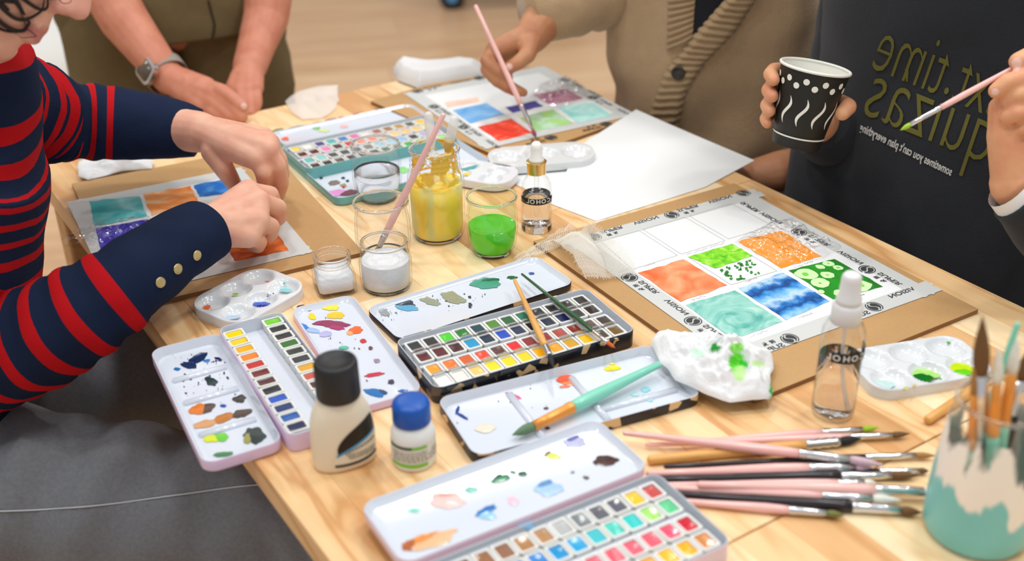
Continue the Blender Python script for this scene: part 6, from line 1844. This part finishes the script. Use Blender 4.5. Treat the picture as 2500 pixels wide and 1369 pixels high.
f3_ = [[m3[0], w_(1188, 148, d0 - .008), w_(1216, 174, d0 - .012), w_(1240, 190, d0 - .010)], [m3[1], w_(1189, 170, d0 - .002), w_(1214, 198, d0 - .006), w_(1242, 214, d0 - .006)], [m3[2], w_(1204, 188, d0 + .008), w_(1236, 212, d0 + .002), w_(1266, 226, d0)], [m3[3], w_(1226, 196, d0 + .02), w_(1256, 216, d0 + .012), w_(1278, 226, d0 + .008)]]
th3 = [w_(1292, 108, d0 + .008), w_(1288, 134, d0 - .006), w_(1264, 154, d0 - .012), w_(1242, 166, d0 - .014)]
h3 = hand_mesh(a3, m3, f3_, th3, (.0215, .0140), .0092, .0022)
a3b = [(W(2080, 360, 1.74), .042), (W(2000, 405, 1.66), .036), (W(1900, 418, 1.63), .029), (W(1850, 428, 1.63), .025)]
m3b = [w_(1800, 425, 1.62), w_(1798, 438, 1.63), w_(1802, 450, 1.64), w_(1810, 460, 1.65)]
h3b = hand_mesh(a3b, m3b, [[m, m + (m - a3b[-1][0]).normalized() * .035 + Vector((0, 0, -.01)), m + (m - a3b[-1][0]).normalized() * .055 + Vector((0, 0, -.03)), m + (m - a3b[-1][0]).normalized() * .06 + Vector((0, 0, -.05))] for m in m3b], None, (.022, .014), .0092, .003)
Mh3 = Matrix.Translation(at3(1.42, .13)) @ Matrix((S3 * -1, (F3 * .85 + Vector((0, 0, -.5))).normalized(), (Vector((0, 0, .85)) + F3 * .5).normalized())).transposed().to_4x4()
core = MB(); core.chain([at3(1.28, .09), at3(1.1, .06), at3(.8, .02), at3(.50, 0)], [.055, .09, .11, .11], 16)
core.chain([at3(1.16, .06), W(1640, -300, 1.86), W(1510, -60, 1.80), W(1400, 0, 1.745)], [.05, .05, .042, .036], 12); core.chain([at3(1.16, .06), W(1950, -140, 1.86), W(2080, 200, 1.80), W(2080, 360, 1.74)], [.05, .05, .042, .038], 12)
for s in (-1, 1): core.chain([at3(.53, 0, s * .09), at3(.55, .36, s * .13), at3(.08, .36, s * .13)], [.08, .055, .035], 12)
join_body(p3_, [head_mesh(Mh3, .005, at3(1.24, .085)), h3, h3b, remesh(core, .012, 3)], SK3, lips_tint(Mh3), [(w_(1243, 163, d0 - .022), .006)])
hair_cap(p3_, Mh3, srgb(40, 30, 26), 23)
tr3 = None
for s in (-1, 1):
    lg = [(at3(.54, -.08, s * .09), .10, .10), (at3(.55, .12, s * .10), .088, .09), (at3(.555, .32, s * .13), .075, .075), (at3(.48, .38, s * .13), .07, .07), (at3(.25, .37, s * .13), .062, .062), (at3(.08, .36, s * .13), .065, .065)]
    mb, sv, _ = loft_cloth(lg, 30, 8, up=tuple(S3), amp=.006, seed=40 + s)
    o_ = mb.build('trousers' if tr3 is None else 'trouser_leg', DENIMB, p3_ if tr3 is None else tr3, world=True); tr3 = tr3 or o_
    shoe(p3_, at3(0, .36, s * .13), F3, SHOE)
def chair(label, c, f, s, col):
    o = thing('chair', label, 'chair', (c.x, c.y, 0))
    G = lambda df, ds, z: Vector((c.x, c.y, z)) + f * df + s * ds
    m = mat('chair_%s' % col[0], col[1], .5)
    mb = MB(); mb.rings([[G(x, y, z) for x, y in rrect(.40, .42, .06, 5)] for z in (.415, .445)]); edge_split(mb.build('seat', m, o, world=True), 40)
    mb = MB(); mb.rings([[G(-.235 - .02 * z_ + t_, y, .62 + z_ * .30) for y, z_, t_ in ((-.20, 0, 0), (-.20, 1, 0), (.20, 1, 0), (.20, 0, 0))], [G(-.21 - .02 * z_, y, .62 + z_ * .30) for y, z_ in ((-.20, 0), (-.20, 1), (.20, 1), (.20, 0))]]); mb.build('backrest', m, o, smooth=False, world=True)
    for sy in (-1, 1):
        mb = MB(); mb.tube([G(.17, sy * .18, 0), G(.16, sy * .17, .42)], .013, 10); mb.build('leg', m, o, world=True)
        mb = MB(); mb.tube([G(-.24, sy * .18, 0), G(-.19, sy * .18, .42), G(-.235, sy * .19, .90)], .013, 10); mb.build('leg', m, o, world=True)
chair('dark brown chair under the cardigan wearer', at3(0, -.02), F3, S3, ('brown', srgb(62, 42, 28)))

# ------------------------------------------------------------------ person in the black sweatshirt
SK4 = skin_mat('skin_warm', srgb(226, 170, 128), srgb(216, 146, 112))
SWE = mat('sweatshirt', srgb(36, 40, 47), .95, var=.12, vscale=120, bump=.4, bscale=600, sheen=.12)
C4 = W(2345, 330, 1.52)
F4 = (-N2 * .97 + A2 * .10).normalized(); S4 = Vector((-F4.y, F4.x, 0))
p4_ = thing('person', 'seated person in a black printed sweatshirt holding a paper cup and a thin brush', 'person', (C4.x, C4.y, 0))
def at4(z, df=0, ds=0): return Vector((C4.x, C4.y, z)) + F4 * df + S4 * ds
t4 = [(at4(.46, .0), .15, .20), (at4(.55, .02), .175, .225), (at4(.66, .02), .165, .225), (at4(.78, .015), .150, .21), (at4(.90, .02), .145, .195), (at4(1.03, .035), .138, .195), (at4(1.15, .05), .115, .185), (at4(1.22, .055), .085, .13), (at4(1.27, .06), .062, .07)]
mb, sv, _ = loft_cloth(t4, 60, 10, up=tuple(F4), amp=.013, fs=6, seed=51, ripple=lambda d, u: .005 * math.sin(d * 26 + u * 30) * max(0, math.sin(d * 9 + u * 14)))
ss = mb.build('sweatshirt', SWE, p4_, world=True); bv4 = bvh_of([mb])
def chest_text(s, O, E, dy, bold, m, name, off=.0018):
    vs, fs, w = text_mesh(s, bold)
    dx = ((E[0] - O[0]) / w, (E[1] - O[1]) / w)
    bm = bmesh.new(); vv = [bm.verts.new((x, y, 0)) for x, y in vs]
    for f in fs:
        try: bm.faces.new([vv[i] for i in f])
        except ValueError: pass
    for it in range(2):
        es = [e for e in bm.edges if e.calc_length() > .16]
        if es: bmesh.ops.subdivide_edges(bm, edges=es, cuts=1)
        bmesh.ops.triangulate(bm, faces=bm.faces[:])
    bm.verts.index_update()
    V = []; ok = []
    for v in bm.verts:
        px, py = O[0] + v.co.x * dx[0] + v.co.y * dy[0], O[1] + v.co.x * dx[1] + v.co.y * dy[1]
        p, nr = hit(bv4, px, py, off); V.append(p); ok.append(p is not None)
    mb = MB(); mb.v = [p if p is not None else Vector() for p in V]
    mb.f = [tuple(v.index for v in f.verts) for f in bm.faces if all(ok[v.index] for v in f.verts)]; mb.mi = [0] * len(mb.f)
    bm.free()
    return mb.build(name, m, ss, smooth=False, world=True)
OLIVE, PRW = mat('print_olive', srgb(104, 100, 40), .8), mat('print_white', srgb(206, 210, 208), .8)
chest_text('next time', (2492, 318), (2128, 166), (68, -196), -.012, OLIVE, 'print_line')
chest_text('quizás', (2412, 402), (2106, 279), (72, -212), -.012, OLIVE, 'print_line')
chest_text('sometimes you can\'t plan everything', (2322, 428), (2100, 318), (9, -27), .02, PRW, 'print_line')
# cup arm
sl4 = [(W(2003, 300, 1.475), .036, .040), (W(2030, 318, 1.50), .044, .047), (W(2052, 310, 1.55), .052, .054), (W(2065, 240, 1.58), .056, .058), (W(2090, 120, 1.56), .058, .062), (W(2130, -20, 1.53), .064, .068), (W(2170, -120, 1.50), .070, .07)]
mb, sv, _ = loft_cloth(sl4, 36, 9, amp=.005, fs=14, seed=53, ripple=lambda d, u: .003 * math.sin(d * 95) * math.exp(-((d - .13) / .07) ** 2)); mb.build('sleeve', SWE, ss, world=True)
# brush arm
sl4b = [(W(2490, 462, 1.165), .036, .038), (W(2540, 500, 1.17), .042, .044), (W(2640, 590, 1.20), .052, .054), (W(2720, 560, 1.30), .058, .060), (W(2740, 350, 1.42), .062, .064), (W(2700, 100, 1.47), .066, .07), (W(2640, -60, 1.48), .07, .07)]
mb, sv, _ = loft_cloth(sl4b, 36, 9, amp=.005, fs=14, seed=55); mb.build('sleeve', SWE, ss, world=True)
mb = MB(); mb.tube([W(2470, 446, 1.163), W(2492, 464, 1.165)], [.030, .033], 24, cap=False); mb.build('shirt_cuff', mat('cuff_white', srgb(238, 238, 238), .9), ss, world=True)
# cup, tilted a little in the hand
dc = 1.365
cb0, ct0 = W(1943, 352, dc + .01), W(1983, 196, dc - .02)
cax = (ct0 - cb0).normalized(); CH = .094
cq = cax.to_track_quat('Z', 'Y').to_matrix().to_4x4()
cu = thing('paper_cup', 'black paper cup with white dots and steam squiggles, held by the sweatshirt wearer', 'cup', matrix=Matrix.Translation(cb0) @ cq)
CUPB, CUPW = mat('cup_black', srgb(30, 30, 28), .5), mat('cup_white', srgb(242, 242, 234), .5)
rb_, rt_ = .0285, .0405
def cup_r(z): return lerp(rb_, rt_, z / CH)
mb = MB(); mb.lathe([(rb_ - .001, .0), (rb_, .0003), (cup_r(CH * .5), CH * .5), (rt_, CH)], 48, cap1=False); mb.build('sleeve_wall', CUPB, cu)
mb = MB(); mb.lathe([(rt_ - .0006, CH), (cup_r(CH * .5) - .0008, CH * .5), (rb_ - .001, .006), (.001, .006)], 48, cap0=False); mb.build('inner_wall', CUPW, cu)
mb = MB(); mb.tube([Vector((rt_ * math.cos(a), rt_ * math.sin(a), CH)) for a in [2 * math.pi * i / 48 for i in range(49)]], .0018, 10, cap=False); mb.build('rim', CUPW, cu)
Mi = ROOTS[cu.name].inverted(); cl = Mi @ CAM; ca0 = math.atan2(cl.y, cl.x)
def cup_pt(a, z, off=.0004):
    r = cup_r(z) + off; an = ca0 + a; return Vector((r * math.cos(an), r * math.sin(an), z))
def cup_decal(name, P):
    mb = MB(); mb.v = [cup_pt(a, z) for a, z in P]; n = len(P)
    c = (sum(p[0] for p in P) / n, sum(p[1] for p in P) / n); mb.v.append(cup_pt(*c, .0005)); mb.f = [(i, (i + 1) % n, n) for i in range(n)]; mb.mi = [0] * n
    mb.build(name, CUPW, cu)
for i in range(22):
    a = (i - 10.5) * 2 * math.pi / 22; z = CH * (.80 if i % 2 else .87); r = .0037
    cup_decal('printed_dot', [(a + r * math.cos(t) / cup_r(z), z + r * math.sin(t)) for t in [2 * math.pi * k / 14 for k in range(14)]])
for i in range(11):
    a0 = (i - 5.1) * 2 * math.pi / 11; Lf, Rt = [], []
    for k in range(13):
        t = k / 12; z = CH * lerp(.30, .66, t); wv = .0032 * math.sin((t - .5) * 2 * math.pi) + .0055 * (t - .5); w2 = .0020 * math.sin(t * math.pi) + .0002
        rr = cup_r(z); Lf.append((a0 + (wv - w2) / rr, z)); Rt.append((a0 + (wv + w2) / rr, z))
    mb = MB(); mb.rings([[cup_pt(*p) for p in Lf], [cup_pt(*p) for p in Rt]], close=False, cap0=False, cap1=False); mb.build('printed_squiggle', CUPW, cu)
mb = MB(); mb.rings([[cup_pt(2 * math.pi * i / 48, z) for i in range(48)] for z in (CH * .135, CH * .155)], True, False, False); mb.build('printed_line', CUPW, cu)
# hand behind the cup: fingers come round one side, thumb round the other
Cm = ROOTS[cu.name]
def around(a, z, off): 
    r = cup_r(z) + off; an = ca0 + a; return Cm @ Vector((r * math.cos(an), r * math.sin(an), z))
sgn = 1 if (proj(around(1.2, .05, 0))[0] < proj(around(-1.2, .05, 0))[0]) else -1
m4 = [around(sgn * 2.55, z, .014) for z in (.076, .058, .040, .024)]
f4 = [[m4[k], around(sgn * 2.0, z, .012), around(sgn * 1.50, z - .001, .0105), around(sgn * e, z - .004, .009)] for k, (z, e) in enumerate(((.077, 1.16), (.058, 1.12), (.040, 1.18), (.024, 1.28)))]
th4 = [around(-sgn * 2.75, .046, .02), around(-sgn * 2.1, .052, .014), around(-sgn * 1.62, .056, .0115), around(-sgn * 1.30, .050, .0095)]
wr4 = W(1998, 300, 1.468)
h4 = hand_mesh([(W(2045, 312, 1.54), .030), (wr4, .026)], m4, f4, th4, (.019, .0135), .0090, .0021)
# brush hand
d4 = 1.135
wr = w_(2482, 448, 1.165)
m4b = [w_(2530, 205, 1.165), w_(2540, 240, 1.17), w_(2540, 280, 1.175), w_(2530, 315, 1.18)]
f4b = [[m4b[0], w_(2500, 192, d4 - .012), w_(2462, 200, d4 - .016), w_(2433, 221, d4 - .012)], [m4b[1], w_(2514, 225, d4 - .012), w_(2484, 232, d4 - .014), w_(2462, 245, d4 - .008)], [m4b[2], w_(2518, 268, d4 - .008), w_(2484, 276, d4 - .012), w_(2458, 284, d4 - .006)], [m4b[3], w_(2520, 306, d4), w_(2500, 314, d4 - .004), w_(2484, 318, d4)]]
th4b = [w_(2500, 300, 1.16), w_(2545, 190, 1.14), w_(2520, 138, d4 - .004), w_(2486, 150, d4 - .010)]
h4b = hand_mesh([(w_(2580, 530, 1.18), .031), (wr, .0265)], m4b, f4b, th4b, (.0225, .0145), .0096, .0021, extra=[(wr, w_(2455, 330, 1.150), .025, .0185), (w_(2455, 330, 1.150), w_(2440, 262, 1.142), .0185, .011), (w_(2490, 400, 1.17), w_(2500, 300, 1.17), .026, .024)])
Mh4 = Matrix.Translation(at4(1.44, .10)) @ Matrix((S4 * -1, (F4 * .88 + Vector((0, 0, -.45))).normalized(), (Vector((0, 0, .88)) + F4 * .45).normalized())).transposed().to_4x4()
core = MB(); core.chain([at4(1.30, .065), at4(1.1, .04), at4(.8, .0), at4(.52, 0)], [.055, .09, .11, .11], 16)
core.chain([at4(1.16, .04), W(2170, -120, 1.50), W(2065, 240, 1.58), W(2045, 312, 1.54)], [.05, .05, .04, .032], 12); core.chain([at4(1.16, .04), W(2640, -60, 1.48), W(2735, 400, 1.40), W(2700, 580, 1.25), w_(2580, 530, 1.18)], [.05, .05, .042, .04, .032], 12)
for s in (-1, 1): core.chain([at4(.53, 0, s * .09), at4(.55, .36, s * .13), at4(.08, .36, s * .13)], [.08, .055, .035], 12)
join_body(p4_, [head_mesh(Mh4, .005, at4(1.26, .06)), h4, h4b, remesh(core, .012, 3)], SK4, lips_tint(Mh4), [(w_(2480, 156, d4 - .019), .008), (w_(2428, 226, d4 - .020), .006)])
hair_cap(p4_, Mh4, srgb(30, 24, 22), 24)
tr4 = None
for s in (-1, 1):
    lg = [(at4(.54, -.08, s * .09), .10, .10), (at4(.55, .12, s * .10), .088, .09), (at4(.555, .32, s * .13), .075, .075), (at4(.48, .38, s * .13), .07, .07), (at4(.25, .37, s * .13), .062, .062), (at4(.08, .36, s * .13), .065, .065)]
    mb, sv, _ = loft_cloth(lg, 30, 8, up=tuple(S4), amp=.006, seed=60 + s)
    o_ = mb.build('trousers' if tr4 is None else 'trouser_leg', DENIMB, p4_ if tr4 is None else tr4, world=True); tr4 = tr4 or o_
    shoe(p4_, at4(0, .36, s * .13), F4, SHOE)
chair('black chair under the sweatshirt wearer', at4(0, -.02), F4, S4, ('black', srgb(30, 30, 32)))
# the two brushes in use
brush('thin pink brush with a green tip held by the sweatshirt wearer', W(2560, 118, 1.13), W(2296, 262, 1.125), W(2222, 304, 1.125), W(2198, 318, 1.125), .0031, PINK, CHROME, H_GREEN)
tp3 = T(1309, 337, .0085)
brush('pink brush held upright over the far sheet by the cardigan wearer', W(1160, 12, 1.650), W(1275, 258, 1.652), tp3.lerp(W(1275, 258, 1.652), .25), tp3, .0040, PINK, CHROME, hair('plum', srgb(150, 70, 90)), rend=.0032)
